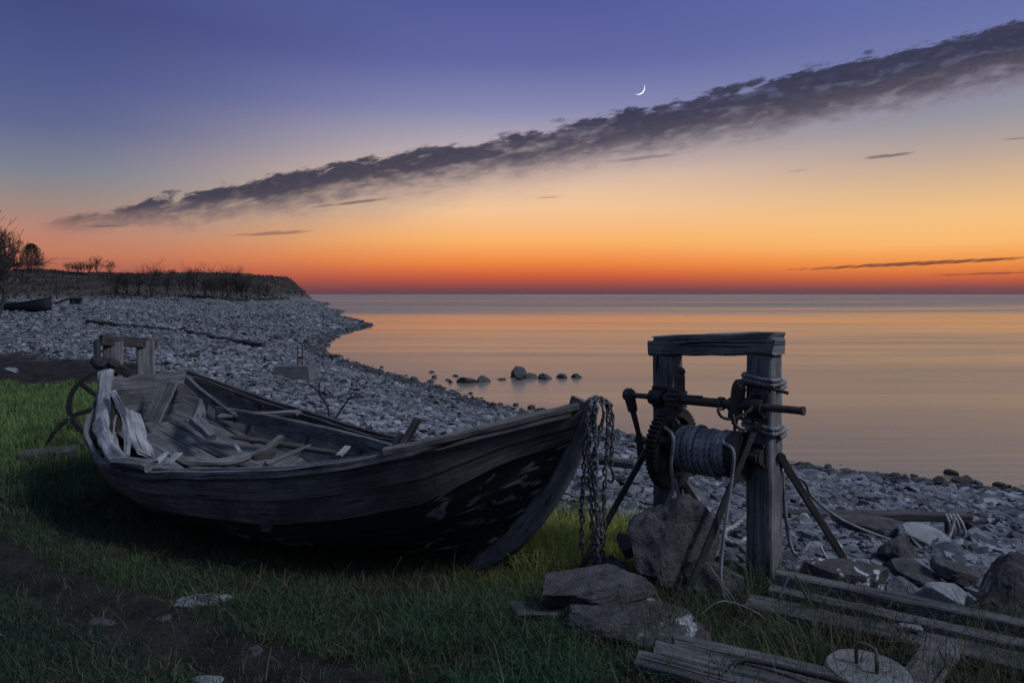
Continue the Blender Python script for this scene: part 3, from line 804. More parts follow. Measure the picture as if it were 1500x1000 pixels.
# things lying inside the boat
def plank(name, label, mat, p0, p1, w, h, cat='plank', group=None, **kw):
    mb = MB(); beam(mb, p0, p1, w, h, **kw)
    o = mb.build(name, mat, None, origin=(Vector(p0)+Vector(p1))/2); return tag(o, label, cat, group)
plank('loose_plank', 'short grey plank leaning against the transom inside the boat', M['wood'], D(222,617,6.42), D(249,558,6.62), .19, .03, up=(-.2,-1,.5), n=8, jit=.006, rag=.05)
plank('loose_stick', 'left of two short pale wood scraps on the boat floor', M['wood_pale'], D(228,680,5.15), D(243,664,5.5), .05, .02, cat='wood scrap', n=4, rag=.03)
plank('loose_stick', 'right of two short pale wood scraps on the boat floor', M['wood_pale'], D(243,681,5.1), D(262,664,5.45), .06, .02, cat='wood scrap', n=4, rag=.03)
plank('splintered_board', 'splintered board lying across the middle of the boat', M['wood'], D(388,680,5.1), D(453,652,5.45), .06, .035, n=8, jit=.01, rag=.1, taper=.5)
plank('mooring_stake', 'dark round stake sticking up behind the boat gunwale', M['wood_dark'], D(588,655,4.95), D(613,612,5.0), .06, .06, cat='stake', n=6, bev=.02, rag=.02)
plank('loose_stick', 'small pale wood stub beside the dark stake in the boat', M['wood'], D(578,655,5.0), D(588,634,5.05), .05, .04, cat='wood scrap', n=4, rag=.02)
plank('loose_stick', 'small grey wood scrap behind the near gunwale amidships', M['wood_pale'], D(496,668,5.1), D(510,653,5.2), .05, .03, cat='wood scrap', n=4, rag=.03)

plank('broken_board', 'dark broken board lying along the far side inside the boat', M['wood_dark'], D(345,640,6.0), D(500,664,5.45), .10, .025, n=10, jit=.012, rag=.12, cat='board')
plank('broken_board', 'narrow grey lath lying loose across the far planking inside the boat', M['wood'], D(300,606,6.6), D(372,648,6.0), .045, .03, n=8, jit=.01, rag=.08, cat='board')
plank('broken_board', 'short dark block of wood by the middle rib in the boat', M['wood_dark'], D(372,668,5.4), D(398,664,5.5), .09, .05, n=5, jit=.012, rag=.05, cat='board')
plank('splintered_board', 'thin splinter of pale wood on the bottom boards behind the curved rib', M['wood_pale'], D(345,652,5.7), D(352,661,5.6), .03, .012, n=4, rag=.03, cat='wood scrap')
# ------------------------------------------------------------------ chains on the bow
def link_mesh(L=.054, w=.035, r=.0072):
    mb = MB(); pts = []
    for k in range(16):
        a = 2*PI*k/16; pts.append(Vector((math.cos(a)*(w/2-r), 0, math.sin(a)*(w/2-r)+(L/2-w/2)*(1 if math.sin(a) >= 0 else -1))))
    pts.append(pts[0]); pts.append(pts[1]); tube(mb, pts, r, 6, caps=False); return mb.mesh('chain_link', M['chain'], smooth=True)
LINK = link_mesh(); LINKL = .040
def chain(name, label, pts, origin, group=None, hook=None):
    root = thing(name, origin, label, 'chain', group)
    q = resample(spline(pts, 8), LINKL); i = 0
    for a, c in zip(q, q[1:]):
        if (c-a).length < LINKL*.6: continue
        o = bpy.data.objects.new('link', LINK); COL.objects.link(o); o.parent = root
        d = (c-a).normalized()
        base = Vector((0,0,1)).rotation_difference(d).to_matrix()
        spin = Matrix.Rotation((PI/2 if i % 2 else 0)+random.uniform(-.35,.35)+.5, 3, 'Z')
        o.location = (a+c)/2-Vector(origin)+Vector((random.gauss(0,.0022), random.gauss(0,.0022), 0)); o.rotation_euler = (base@spin).to_euler(); i += 1
    if hook:
        mb = MB(); tube(mb, spline([Vector(h) for h in hook], 5), .009, 7); tag(mb.build('hook', M['iron'], root, smooth=True), 'rusty curved hook at the chain end')
    return root
gch = None
top = D(868,586,4.18)
chain('bow_chain', 'leftmost chain strand hanging from the boat stem, ending low over the grass', [D(884,588,4.24), D(866,583,4.13), D(856,603,4.08), D(857,660,4.08), D(853,730,4.08), D(852,812,4.09)], D(855,700,4.08))
chain('bow_chain', 'chain strand running down the front of the stem from the left of the bundle', [D(893,592,4.25), D(872,582,4.12), D(863,600,4.05), D(863,660,4.05), D(866,740,4.05), D(872,833,4.06)], D(865,700,4.05))
chain('bow_chain', 'brightest chain strand in the middle of the bundle, reaching lowest', [D(897,595,4.26), D(878,583,4.12), D(871,600,4.05), D(872,660,4.04), D(874,750,4.03), D(877,838,4.04)], D(874,700,4.04))
chain('bow_chain', 'dark chain strand hanging close behind the brightest one', [D(880,586,4.15), D(884,610,4.10), D(868,690,4.09), D(880,770,4.08), D(883,822,4.09)], D(880,700,4.09))
chain('bow_chain', 'right chain strand hanging straight down, clear of the stem', [D(874,584,4.2), D(890,592,4.2), D(889,660,4.2), D(885,720,4.2), D(884,800,4.2)], D(887,700,4.2))
chain('bow_chain', 'short outermost chain ending in a curved hook', [D(880,584,4.22), D(893,596,4.22), D(897,620,4.22), D(896,668,4.22), D(893,686,4.22)], D(896,650,4.22), hook=[D(893,684,4.22), D(898,692,4.22), D(899,700,4.22), D(895,706,4.22), D(890,702,4.22)])

# ------------------------------------------------------------------ gears
def ring_gear(mb, c, axis, r, width, teeth, th, rin, up=(0,0,1)):
    X, Yv, Zv = frame(axis, up); vs = []; fs = []; n = teeth*4
    for i in range(n):
        a = 2*PI*i/n; R_ = r+(th if i % 4 in (1,2) else 0)
        d = Yv*math.cos(a)+Zv*math.sin(a)
        for rr, w in ((R_,-.5),(R_,.5),(rin,.5),(rin,-.5)): vs.append(Vector(c)+d*rr+X*(w*width))
    for i in range(n):
        k = (i+1) % n
        for j in range(4):
            q = (j+1) % 4; fs.append((i*4+j, k*4+j, k*4+q, i*4+q))
    mb.add(vs, fs); return X, Yv, Zv
def wheel_spokes(mb, c, axis, r, n, w, h, a0=0, hub=.05, hubw=.1):
    X, Yv, Zv = frame(axis)
    for i in range(n):
        a = a0+2*PI*i/n; d = Yv*math.cos(a)+Zv*math.sin(a); beam(mb, Vector(c)+d*hub*.7, Vector(c)+d*r, w, h, up=X, n=3, jit=.001, bev=.004)
    tube(mb, [Vector(c)-X*hubw/2, Vector(c)+X*hubw/2], hub, 14)

# ------------------------------------------------------------------ the near winch
U = Vector((.695,-.719,0)); N = Vector((-.719,-.695,0)); L0 = Vector((1.083,4.753,0)); R0 = L0+U*.70
zl, zr = gz(L0.x, L0.y), gz(R0.x, R0.y)
winch = thing('boat_winch', (L0+R0)/2, 'hand winch in a grey timber frame with iron gears beside the bow', 'winch')
mb = MB(); beam(mb, L0+Vector((0,0,-.25)), L0+Vector((0,0,1.325)), .155, .15, up=N, n=16, jit=.006, bev=.012); mb.build('post', M['wood'], winch)
mb = MB(); beam(mb, R0+Vector((0,0,-.25)), R0+Vector((0,0,1.375)), .165, .165, up=N, n=16, jit=.006, bev=.012); mb.build('post', M['wood'], winch)
mb = MB(); a = L0-U*.10+Vector((0,0,1.395)); c = R0+U*.095+Vector((0,0,1.45)); beam(mb, a-Vector((0,0,.022)), c-Vector((0,0,.018)), .165, .105, n=20, jit=.010, bev=.014, rag=.04)
beam(mb, a+Vector((0,0,.043))+U*.03-N*.004, c+Vector((0,0,.050))-U*.012, .158, .04, n=20, jit=.009, rag=.05)
mb.build('crossbeam', M['wood'], winch)
def WP(s, off, z): return L0+N*off+U*s+Vector((0,0,z))
zS = lambda s: 1.045+.03*s
mb = MB(); tube(mb, [WP(-.24,.12,zS(-.24)), WP(-.02,.12,zS(0))], .019, 12); tube(mb, [WP(-.02,.12,zS(0)), WP(.03,.12,zS(0))], .03, 12)
tube(mb, [WP(.03,.12,zS(0)), WP(.66,.12,zS(.66))], .030, 12); tube(mb, [WP(.66,.12,zS(.66)), WP(1.0,.12,zS(1.0))], .023, 12)
tube(mb, [WP(.985,.12,zS(1.0)), WP(1.0,.12,zS(1))], .027, 12)
for s in (.46, .53): tube(mb, [WP(s,.12,zS(s)), WP(s+.03,.12,zS(s))], .042, 14)
beam(mb, WP(.22,.125,zS(.2)+.027), WP(.34,.125,zS(.3)+.03), .03, .02, n=2, jit=.002)
mb.build('shaft', M['iron'], winch, smooth=False)
# bearings on the posts
for s, z in ((0,zS(0)),(.70,zS(.7)),(.0,.75),(.70,.765)):
    mb = MB(); beam(mb, WP(s,.078,z-.07), WP(s,.078,z+.07), .13, .05, up=N, n=3, jit=.002); tube(mb, [WP(s-.05,.125,z), WP(s+.05,.125,z)], .05, 14)
    for dz in (-.058,.058): tube(mb, [WP(s+.045,.08,z+dz), WP(s+.045,.125,z+dz)], .013, 6)
    mb.build('bearing', M['iron_dark'], winch)
# crank
mb = MB(); e = WP(-.24,.12,zS(-.24)); tube(mb, [e-U*.03, e+U*.03], .04, 12)
e2 = D(938,645,4.86); tube(mb, [e+Vector((0,0,.045)), e+Vector((0,0,.01)), e+(e2-e)*.35], [.022,.042,.034], 12); tube(mb, [e+(e2-e)*.35, e2], [.022,.017], 10)
tube(mb, [e2+(e-e2).normalized()*.05, e2+Vector((.01,0,-.14))], [.024,.03], 10)
tube(mb, [e2-U*.04, e2+U*.20], .022, 10); mb.build('crank_handle', M['iron'], winch)
# gears
ax = U; cg = WP(.148,.17,.735)
mb = MB(); ring_gear(mb, cg, ax, .255, .07, 52, .018, .205); wheel_spokes(mb, cg, ax, .22, 5, .05, .03, .4, .06, .12); mb.build('gear_wheel', M['iron_dark'], winch)
mb = MB(); cp = WP(.148,.12,zS(.148)); ring_gear(mb, cp, ax, .062, .09, 13, .018, .02); mb.build('pinion', M['iron'], winch)
# drum and flanges
mb = MB(); tube(mb, [WP(.10,.17,.742), WP(.74,.17,.765)], .028, 12); tube(mb, [WP(.19,.17,.745), WP(.60,.17,.76)], .105, 24); tube(mb, [WP(.60,.17,.76), WP(.66,.17,.762)], [.150,.150], 28); tube(mb, [WP(.19,.17,.745), WP(.215,.17,.745)], .15, 28)
mb.build('drum', M['iron_dark'], winch)
# pawl lever and brake cam on the shaft
mb = MB(); tube(mb, spline([WP(.15,.10,zS(.1)), WP(.155,.09,zS(.1)+.08), WP(.15,.08,zS(.1)+.17), WP(.17,.08,zS(.1)+.20)], 5), [.035]*10+[.03]*5+[.022], 9); mb.build('pawl', M['iron'], winch)
mb = MB(); tube(mb, spline([WP(.565,.12,zS(.5)-.12), WP(.57,.12,zS(.5)-.05), WP(.585,.12,zS(.5)+.04), WP(.60,.12,zS(.5)+.12), WP(.64,.11,zS(.5)+.15)], 5), [.02]*3+[.045]*14+[.034,.026,.02,.015], 10)
tube(mb, [WP(.63,.11,zS(.5)+.145), WP(.72,.10,zS(.5)+.135), WP(.88,.06,zS(.5)+.10)], .011, 8)
tube(mb, [WP(.62,.12,zS(.5)+.02), WP(.70,.11,zS(.5)+.09)], .014, 8); tube(mb, [WP(.572,.13,zS(.5)-.11), WP(.575,.14,.83)], .009, 7)
mb.build('brake_lever', M['iron'], winch)
# struts
def strut(a, c, w=.05, h=.022, up=(0,-1,0), mat='iron'):
    mb = MB(); beam(mb, a, c, w, h, up=up, n=8, jit=.003, bev=.004); d = (Vector(c)-Vector(a)).normalized()
    tube(mb, [Vector(a)+Vector((0,.03,0)), Vector(a)-Vector((0,.03,0))], .025, 8); return mb.build('strut', M[mat], winch)
strut(D(966,625,4.62), D(846,842,4.28), .038, .025, mat='iron_dark')
strut(D(1108,622,4.16), D(1003,880,3.86), .038, .02, mat='iron_dark')
strut(D(1143,668,4.2), D(1236,818,4.50), .045, .03, mat='wood_dark')
strut(D(1000,706,4.7), D(1045,775,4.95), .05, .03, mat='wood_dark')

# ropes on and by the winch
def rope_thing(name, label, pts, r, mat='rope', m=8, origin=None, group=None, cat='rope'):
    mb = MB(); q = spline(pts, m); rope(mb, q, r); return tag(mb.build(name, M[mat], None, origin=origin or q[len(q)//2], smooth=True), label, cat, group)
mb = MB(); pts = []; X, Yv, Zv = frame(U); turns = 12; NP = turns*28
for i in range(NP+1):
    a = 2*PI*i/28; w = i/NP; s = .225+w*.355; rr = .122+.006*math.sin(w*23)+(.016 if abs(w-.33) < .05 else 0)
    pts.append(WP(s, .17, .745+.02*w)+(Yv*math.cos(a)+Zv*math.sin(a))*rr)
rope(mb, pts, .0175)
pts2 = []
for i in range(6*28+1):
    a = 2*PI*i/28; w = i/(6*28); s = .25+w*.25; pts2.append(WP(s,.17,.747)+(Yv*math.cos(a)+Zv*math.sin(a))*.134)
rope(mb, pts2, .0165)
tag(mb.build('winch_rope', M['rope'], None, origin=WP(.4,.17,.75), smooth=True), 'thick grey rope wound round the winch drum', 'rope')
rope_thing('hanging_rope', 'rope end hanging from the drum down past the right iron strut', [WP(.575,.22,.885), WP(.578,.28,.85), D(1074,660,3.98), D(1072,700,3.98), D(1062,770,3.95), D(1056,830,3.92), D(1057,860,3.9), D(1064,885,3.88)], .0095)
rope_thing('hanging_rope', 'rope hanging in front of the big gear wheel', [WP(.17,.31,.90), D(986,640,4.28), D(983,680,4.28), D(986,715,4.3), D(978,735,4.32), D(969,760,4.34)], .0105)
rope_thing('hanging_rope', 'frayed rope loop at the foot of the gear wheel', [D(988,700,4.33), D(992,716,4.32), D(996,740,4.30), D(992,765,4.28)], .011)
def lash(name, label, s, z, turns, r, slope=.0):
    mb = MB(); q = []; n = 24*turns
    for i in range(n+1):
        a = 2*PI*i/24; c, d = math.cos(a), math.sin(a); k = .098/max(abs(c), abs(d))**.85
        q.append(WP(s,0,z+slope*c)+U*(k*c)+N*(k*d)+Vector((0,0,-i/24*r*2.1)))
    rope(mb, q, r); return tag(mb.build(name, M['rope'], None, origin=WP(s,0,z), smooth=True), label, 'rope')
lash('rope_lashing', 'upper rope lashing tied round the right winch post', .70, 1.245, 2, .013, -.02)
lash('rope_lashing', 'lower rope lashing tied round the right winch post', .70, .96, 2, .014, -.03)
rope_thing('rope_loop', 'dark rope loop hanging under the iron brake lever', [WP(.50,.14,1.03), D(1052,600,4.1), D(1058,611,4.08), D(1075,613,4.06), D(1095,603,4.05), D(1102,595,4.06)], .009, 'rope_dark')
rope_thing('rope_loop', 'second dark rope loop running to the lower post lashing', [D(1073,607,4.05), D(1077,622,4.04), D(1087,629,4.04), D(1100,626,4.04), D(1108,618,4.03)], .010, 'rope_dark')
rope_thing('mooring_rope', 'long rope sagging from the winch post to the low beam on the beach', [D(1150,690,4.25), D(1178,705,4.4), D(1190,728,4.6), D(1232,760,4.9), D(1290,785,5.0), D(1345,799,5.05), D(1368,803,5.0), D(1388,790,5.15), D(1396,772,5.3), D(1398,756,5.38)], .0095, 'rope')
rope_thing('hanging_rope', 'dark rope dropping behind the right post and curling up pale at its end', [D(1146,690,4.4), D(1149,740,4.42), D(1157,795,4.4), D(1167,812,4.38), D(1178,805,4.38), D(1192,787,4.45)], .012, 'rope')
rope_thing('rope_loop', 'pale rope loop lying on the stones behind the boulder', [D(1094,752,4.7), D(1076,770,4.65), D(1062,778,4.6), D(1064,790,4.55), D(1080,796,4.5), D(1094,788,4.55)], .015, 'rope_pale')
rope_thing('rope_loop', 'thin pale rope running over the stones beside the right strut', [D(1202,800,4.4), D(1212,818,4.35), D(1228,828,4.3), D(1250,832,4.25)], .008, 'rope_pale')

# ------------------------------------------------------------------ far winch behind the stern
fw = thing('old_winch', D(186,600,8.6), 'old winch frame with a spoked iron wheel behind the boat stern', 'winch')
fb = 8.5
for nm, (px, d, w, h) in enumerate(((166,8.25,.21,.20),(213,8.7,.20,.21))):
    p = D(px, 500, d); g0 = gz(p.x, p.y); mb = MB(); beam(mb, (p.x,p.y,g0-.1), (p.x,p.y,p.z+(.02 if nm else 0)), w, h, up=(.5,-.87,0), n=10, jit=.008, bev=.012); mb.build('post', M['wood'], fw)
mb = MB(); beam(mb, D(148,498,8.05), D(226,503,8.8), .10, .12, n=10, jit=.008, rag=.05); mb.build('crossbeam', M['wood_dark'], fw)
mb = MB(); cw = D(158,592,7.55); axw = Vector((.35,-.94,0)); ring_gear(mb, cw, axw, .385, .05, 60, .012, .345); wheel_spokes(mb, cw, axw, .35, 6, .05, .03, .3, .06, .12)
tag(mb.build('wheel', M['iron_dark'], fw), 'large spoked iron wheel')
mb = MB(); tube(mb, [cw-axw*.08, cw+axw*.12], .03, 10); mb.build('axle', M['iron_dark'], fw)
mb = MB(); tube(mb, spline([D(138,527,7.75), D(146,536,7.7), D(157,530,7.75), D(170,536,7.8), D(182,540,7.9)],4), [.05]*9+[.065]*4+[.04]*4, 9); tube(mb, [D(143,530,7.75), D(142,500,7.95)], .035, 8); mb.build('shaft', M['iron_dark'], fw)
rope_thing('bent_bar', 'bent iron bar standing in the grass left of the spoked wheel', [D(66,664,7.35), D(70,650,7.35), D(80,632,7.3), D(101,611,7.3)], .022, 'rope_dark', cat='iron bar')
plank('weathered_board', 'dark rotten board lying in the grass left of the boat stern', M['wood_dark'], G(30,668,.06), G(116,660,.08), .30, .09, n=8, jit=.02, rag=.1)

# ------------------------------------------------------------------ stones by the winch
rock('boulder', 'large rough pitted boulder propped under the winch between its posts', 'boulder', M['rock'], 3, D(985,822,4.02)+Vector((0,.12,.02)), (.62,.5,.66), (.1,-.25,.5), sub=5, planes=14, cut=(.6,.92))
rock('boulder', 'darker boulder half hidden behind the right iron strut', 'boulder', M['rock'], 8, D(1040,850,4.05), (.36,.4,.30), (.2,.1,.9), sub=4)
SL = dict(sub=5, slab=True, planes=9, cut=(.62,.95), amp=.05)
rock('stone_slab', 'thick flat stone slab on top of the lichened one left of the winch', 'stone slab', M['rock'], 12, D(862,860,3.78), (.76,.40,.18), (.05,-.07,.12), flat=.48, **SL)
rock('stone_slab', 'broad lower slab with white lichen spots beside the bottom board', 'stone slab', M['rock_lichen'], 17, D(926,912,3.62), (.82,.50,.24), (.06,.02,-.1), flat=.55, **SL)
rock('stone_slab', 'thin flat stone in the grass left of the two slabs', 'stone slab', M['rock'], 21, D(775,896,3.72), (.34,.26,.13), (.05,0,.2), flat=.45, **SL)
rock('stone_slab', 'wide pale flat slab on the beach behind the bow chains', 'stone slab', M['rock_pale'], 25, on_ground(905,765)+Vector((0,.15,-.02)), (.8,.6,.30), (.06,.03,.2), flat=.5, **SL)
rock('stone', 'dark weedy stone at the foot of the hanging chains', 'stone', M['rock'], 29, D(880,836,4.15), (.34,.22,.16), (0,0,.3), sub=4)
rock('stone', 'small dark stone left of the boulder under the winch', 'stone', M['rock'], 31, D(922,800,4.3), (.13,.2,.2), (0,.1,.3), sub=4)
rock('stone', 'long stone crusted white with lichen above the timber rails', 'stone', M['rock_white'], 33, D(1242,846,4.02), (.52,.24,.22), (.12,.05,-.1), flat=.6, sub=5, slab=True, planes=9, cut=(.62,.95), amp=.08)
rock('stone', 'rounded pale stone resting against the timber rails', 'stone', M['rock_pale'], 36, D(1382,872,3.72), (.25,.2,.15), (.1,.12,-.3), sub=4)
rock('stone', 'flat greenish grey stone left of the rounded pale one', 'stone', M['beach'], 38, D(1328,866,3.82), (.22,.18,.13), (0,0,.4), sub=4, planes=7)
rock('boulder', 'big dark boulder with white lichen at the right edge above the rails', 'boulder', M['rock_lichen'], 44, D(1482,860,3.78), (.46,.42,.42), (.1,.2,.3), sub=5, planes=9, cut=(.55,.8))
rock('stone', 'tall wedge shaped stone with a pale tip behind the rails', 'stone', M['rock'], 47, D(1318,816,4.6), (.28,.24,.22), (.3,-.35,.1), sub=5, planes=7, cut=(.45,.75))
rock('stone', 'mossy dark square stone behind the pale rounded one', 'stone', M['rock'], 49, D(1335,840,4.25), (.28,.22,.14), (.2,.06,-.15), flat=.5, **SL)
rock('stone', 'dark overhanging stone between wedge stone and edge boulder', 'stone', M['rock'], 52, D(1402,838,4.2), (.30,.24,.14), (.3,.15,.6), flat=.5, **SL)
rock('stone_slab', 'long grey slab lying under the low beam on the beach', 'stone slab', M['rock'], 55, D(1285,776,5.2), (.62,.3,.24), (.1,.08,-.12), flat=.45, **SL)
rock('stone_slab', 'pale tilted slab in front of the low beam support', 'stone slab', M['rock_pale'], 57, D(1362,792,5.0), (.40,.32,.18), (.3,.16,.2), flat=.45, **SL)
rock('stone_slab', 'flat pale stone in the grass left of the mud patch', 'stone slab', M['rock_pale'], 61, on_ground(290,881), (.36,.16,.10), (0,0,.3), sub=4, flat=.5, amp=.2)
for i, (px, py, w, lab) in enumerate(((150,912,.16,'low dark stone bedded in the mud, leftmost in the turf'),(240,905,.12,'small stone in the mud just below the flat pale one'),(375,953,.14,'small stone in the bare earth right of centre mud'),(300,996,.16,'grey stone at the bottom edge of the turf'),(325,893,.06,'tiny pale pebble beside the flat pale stone'),(190,965,.07,'tiny stone low in the dark mud'))):
    rock('turf_stone', lab, 'stone', M['rock_pale'] if i in (3,4) else M['rock'], 70+i, on_ground(px, py), (w,w*.6,w*.35), (0,0,i), sub=3, group='stones in the turf', flat=.7)
rock('white_scrap', 'small white crumpled scrap lying on the far left turf', 'litter', M['rock_pale'], 80, on_ground(15,545)+Vector((0,0,.05)), (.42,.2,.16), (0,0,-.3), sub=3, amp=.3)
# cobbles of the right foreground, each its own stone
PROTO = [rock_mesh('cobble', M['beach'], 300+k, (1,1,1.5), 4, flat=(.5 if k % 4 else .75), planes=8, amp=.07, slab=bool(k % 4), cut=(.5,.9)) for k in range(14)]
placed = []; g = random.Random(5); cnt = 0
for _ in range(6000):
    if cnt >= 295: break
    y = g.uniform(3.9, 8.4); u = g.uniform(.17, .90); x = u*y
    if turf(np.array([x]), np.array([y]))[0] > .55 and not (x > 1.75 and y > 3.75): continue
    r = g.uniform(.045, .10) if g.random() < .88 else g.uniform(.10, .15)
    if any((x-a)**2+(y-b_)**2 < (.62*(r+q))**2 for a, b_, q in placed): continue
    if abs(x-R0.x) < .2 and abs(y-R0.y) < .2: continue
    # keep the timber rails clear
    if y < 4.05-.62*(x-1.55)+.08: continue
    placed.append((x, y, r)); cnt += 1
    o = bpy.data.objects.new('beach_stone', PROTO[g.randrange(14)]); COL.objects.link(o)
    h = r*g.uniform(.45, .9); o.scale = (2*r*g.uniform(.8,1.2), 2*r*g.uniform(.55,.9), h)
    o.location = (x, y, gz(x, y)+h*.22); o.rotation_euler = (g.gauss(.12,.22), g.gauss(0,.22), g.uniform(-.9,.9))
    tag(o, 'grey limestone cobble among many alike on the beach by the winch', 'stone', 'cobbles on the beach by the winch')

# ------------------------------------------------------------------ timber lower right
plank('timber_rail', 'rearmost of the three parallel timbers running off the right edge', M['wood_mid'], G(1138,846,.10), G(1640,952,.10), .095, .085, cat='timber', n=20, jit=.006)
plank('timber_rail', 'middle of the three parallel timbers running off the right edge', M['wood_mid'], G(1128,867,.07), G(1640,980,.07), .09, .065, cat='timber', n=20, jit=.006)
plank('timber_rail', 'front and flattest of the three parallel timbers below the cobbles', M['wood_mid'], G(1096,882,.045), G(1640,1004,.045), .16, .045, cat='timber', n=20, jit=.006)
rock('stone_slab', 'small thin stone flake lying on the front timber', 'stone', M['rock_pale'], 90, G(1333,918,.09), (.13,.07,.03), (0,0,-.4), sub=3, flat=.6)
bd = thing('split_board', G(1060,975,.0), 'wide split weathered board at the bottom edge below the slabs', 'board')
mb = MB()
for k, (a, c) in enumerate((((988,941),(1215,992)),((962,953),(1195,1010)),((932,966),(1160,1028)))):
    p0, p1 = G(a[0],a[1],.09), G(c[0],c[1],.09); beam(mb, p0, p1+(p1-p0)*.4, .115, .045, n=14, jit=.007, rag=.08)
tag(mb.build('board_face', M['wood_mid'], bd), None)
plank('pale_plank', 'pale bleached plank pointing at the viewer right of the concrete disc', M['wood'], G(1386,940,.05), G(1340,1012,.07), .15, .04, n=8, jit=.008, rag=.04)
mb = MB(); tube(mb, spline([G(1050,1018,.10), D(1066,985,2.98), D(1086,967,3.02), D(1125,972,2.98), D(1175,984,2.9), D(1225,996,2.8), D(1260,1010,2.7)], 6), .011, 8)
tag(mb.build('black_hose', M['hose'], None, origin=D(1125,972,2.98), smooth=True), 'black hose bent over the wide split board', 'hose')
disc = thing('concrete_disc', G(1271,978,.10)-Vector((0,0,.1)), 'round concrete mooring block with a rusty iron loop at the bottom edge', 'mooring block')
cd = G(1271,978,.12); mb = MB(); vs = []; fs = []; n = 40
for z, rr in ((-.16,.172),(-.01,.172),(0,.162)):
    for k in range(n):
        a = 2*PI*k/n; q = rr*(1+mnoise.noise(Vector((math.cos(a)*2, math.sin(a)*2, z*5)))*.05); vs.append(cd+Vector((math.cos(a)*q, math.sin(a)*q, z)))
for i in range(2):
    for k in range(n): fs.append((i*n+k, i*n+(k+1) % n, i*n+n+(k+1) % n, i*n+n+k))
fs.append(tuple(2*n+k for k in range(n))); fs.append(tuple(range(n-1,-1,-1))); mb.add(vs, fs); mb.build('block', M['concrete'], disc)
mb = MB(); tube(mb, spline([cd+Vector((-.025,.04,-.02)), cd+Vector((-.028,.045,.05)), cd+Vector((-.01,.045,.085)), cd+Vector((.035,.01,.075)), cd+Vector((.022,-.035,.05)), cd+Vector((.018,-.04,-.02))], 5), .0085, 8)
mb.build('iron_loop', M['iron'], disc, smooth=True)
# low beam on the beach with its support
lb = thing('low_beam', on_ground(1280,775,-.2), 'long low timber beam on a short support on the beach right of the winch', 'beam')
mb = MB(); beam(mb, D(1120,752,5.55), D(1418,757,5.55), .11, .058, n=18, jit=.006, rag=.03); mb.build('beam', M['wood_dark'], lb)
for px, nm in ((1396,'support'),(1180,'support')):
    mb = MB(); a = D(px,763,5.57); beam(mb, a, (a.x, a.y, gz(a.x,a.y)-.05), .10, .09, n=4); mb.build(nm, M['wood_dark'], lb)
mb = MB()
for k in range(4):
    rope(mb, spline([D(1385+k*5,752,5.46), D(1390+k*6,764,5.44), D(1392+k*7,778,5.46), D(1388+k*8,790,5.5)], 5), .011)
tag(mb.build('rope_coil', M['rope_pale'], None, origin=D(1400,770,5.45), smooth=True), 'pale rope coils hanging off the right end of the low beam', 'rope')
plank('beach_log', 'dark driftwood log on the stones behind the bow chains', M['wood_dark'], D(878,674,6.4), D(928,680,6.3), .075, .075, cat='log', n=6, bev=.025)

# ------------------------------------------------------------------ mid beach
p = on_ground(432,556,-.2); cb = thing('concrete_block', p, 'dark concrete block with two upright iron rods on the shingle', 'concrete block')
dd = p.y; w0 = 52/1000*dd
mb = MB(); vs = []
for z, k in ((-.1,1.06),(.34,.94)):
    for (a, c) in ((-.5,-.35),(.5,-.35),(.5,.35),(-.5,.35)): vs.append(p+Vector((a*w0*k, c*w0*k, z)))
mb.add(vs, [(0,1,5,4),(1,2,6,5),(2,3,7,6),(3,0,4,7),(4,5,6,7),(3,2,1,0)]); mb.build('block', M['concrete_dark'], cb)
for px in (436, 443): a = D(px,535,dd); mb = MB(); tube(mb, [a, D(px,506,dd)], .016, 6); mb.build('rod', M['iron'], cb)
a = on_ground(128,474,.3); c = on_ground(386,511,-.1)
mb = MB(); q = [a+(c-a)*(k/24) for k in range(25)]; q = [Vector((v.x, v.y, max(a.z+(c.z-a.z)*k/24+.14, gz(v.x, v.y)+.06))) for k, v in enumerate(q)]
for v, w in zip(q, q[1:]): beam(mb, v, w+(w-v)*.02, .22, .2, n=2, jit=.02, bev=.04)
pole = tag(mb.build('slipway_log', M['wood_dark'], None, origin=q[12]), 'long dark timber rail laid across the shingle behind the boat', 'timber')
for i, px in enumerate((180,212,245,272,290,310,365)):
    w = (px-128)/258; v = q[min(24,int(w*24))]+Vector((.05,-.08,.17))
    rock('white_pebble', 'pale stone set along the top of the long timber rail', 'stone', M['rock_pale'], 110+i, v, (.24,.2,.14), (0,0,i), sub=2, group='pale stones along the timber rail')
rock('seaweed_clump', 'dark weed clump on the shingle above the long timber end', 'seaweed', M['weed'], 131, on_ground(399,497), (.75,.5,.42), sub=4, amp=.35)
rock('seaweed_clump', 'dark weed clump on the shingle below the long timber', 'seaweed', M['weed'], 132, on_ground(281,522), (.55,.45,.25), sub=4, amp=.4)
rock('stone', 'dark low stone left of the concrete block', 'stone', M['rock'], 133, on_ground(392,543), (.5,.3,.14), sub=3, flat=.7)

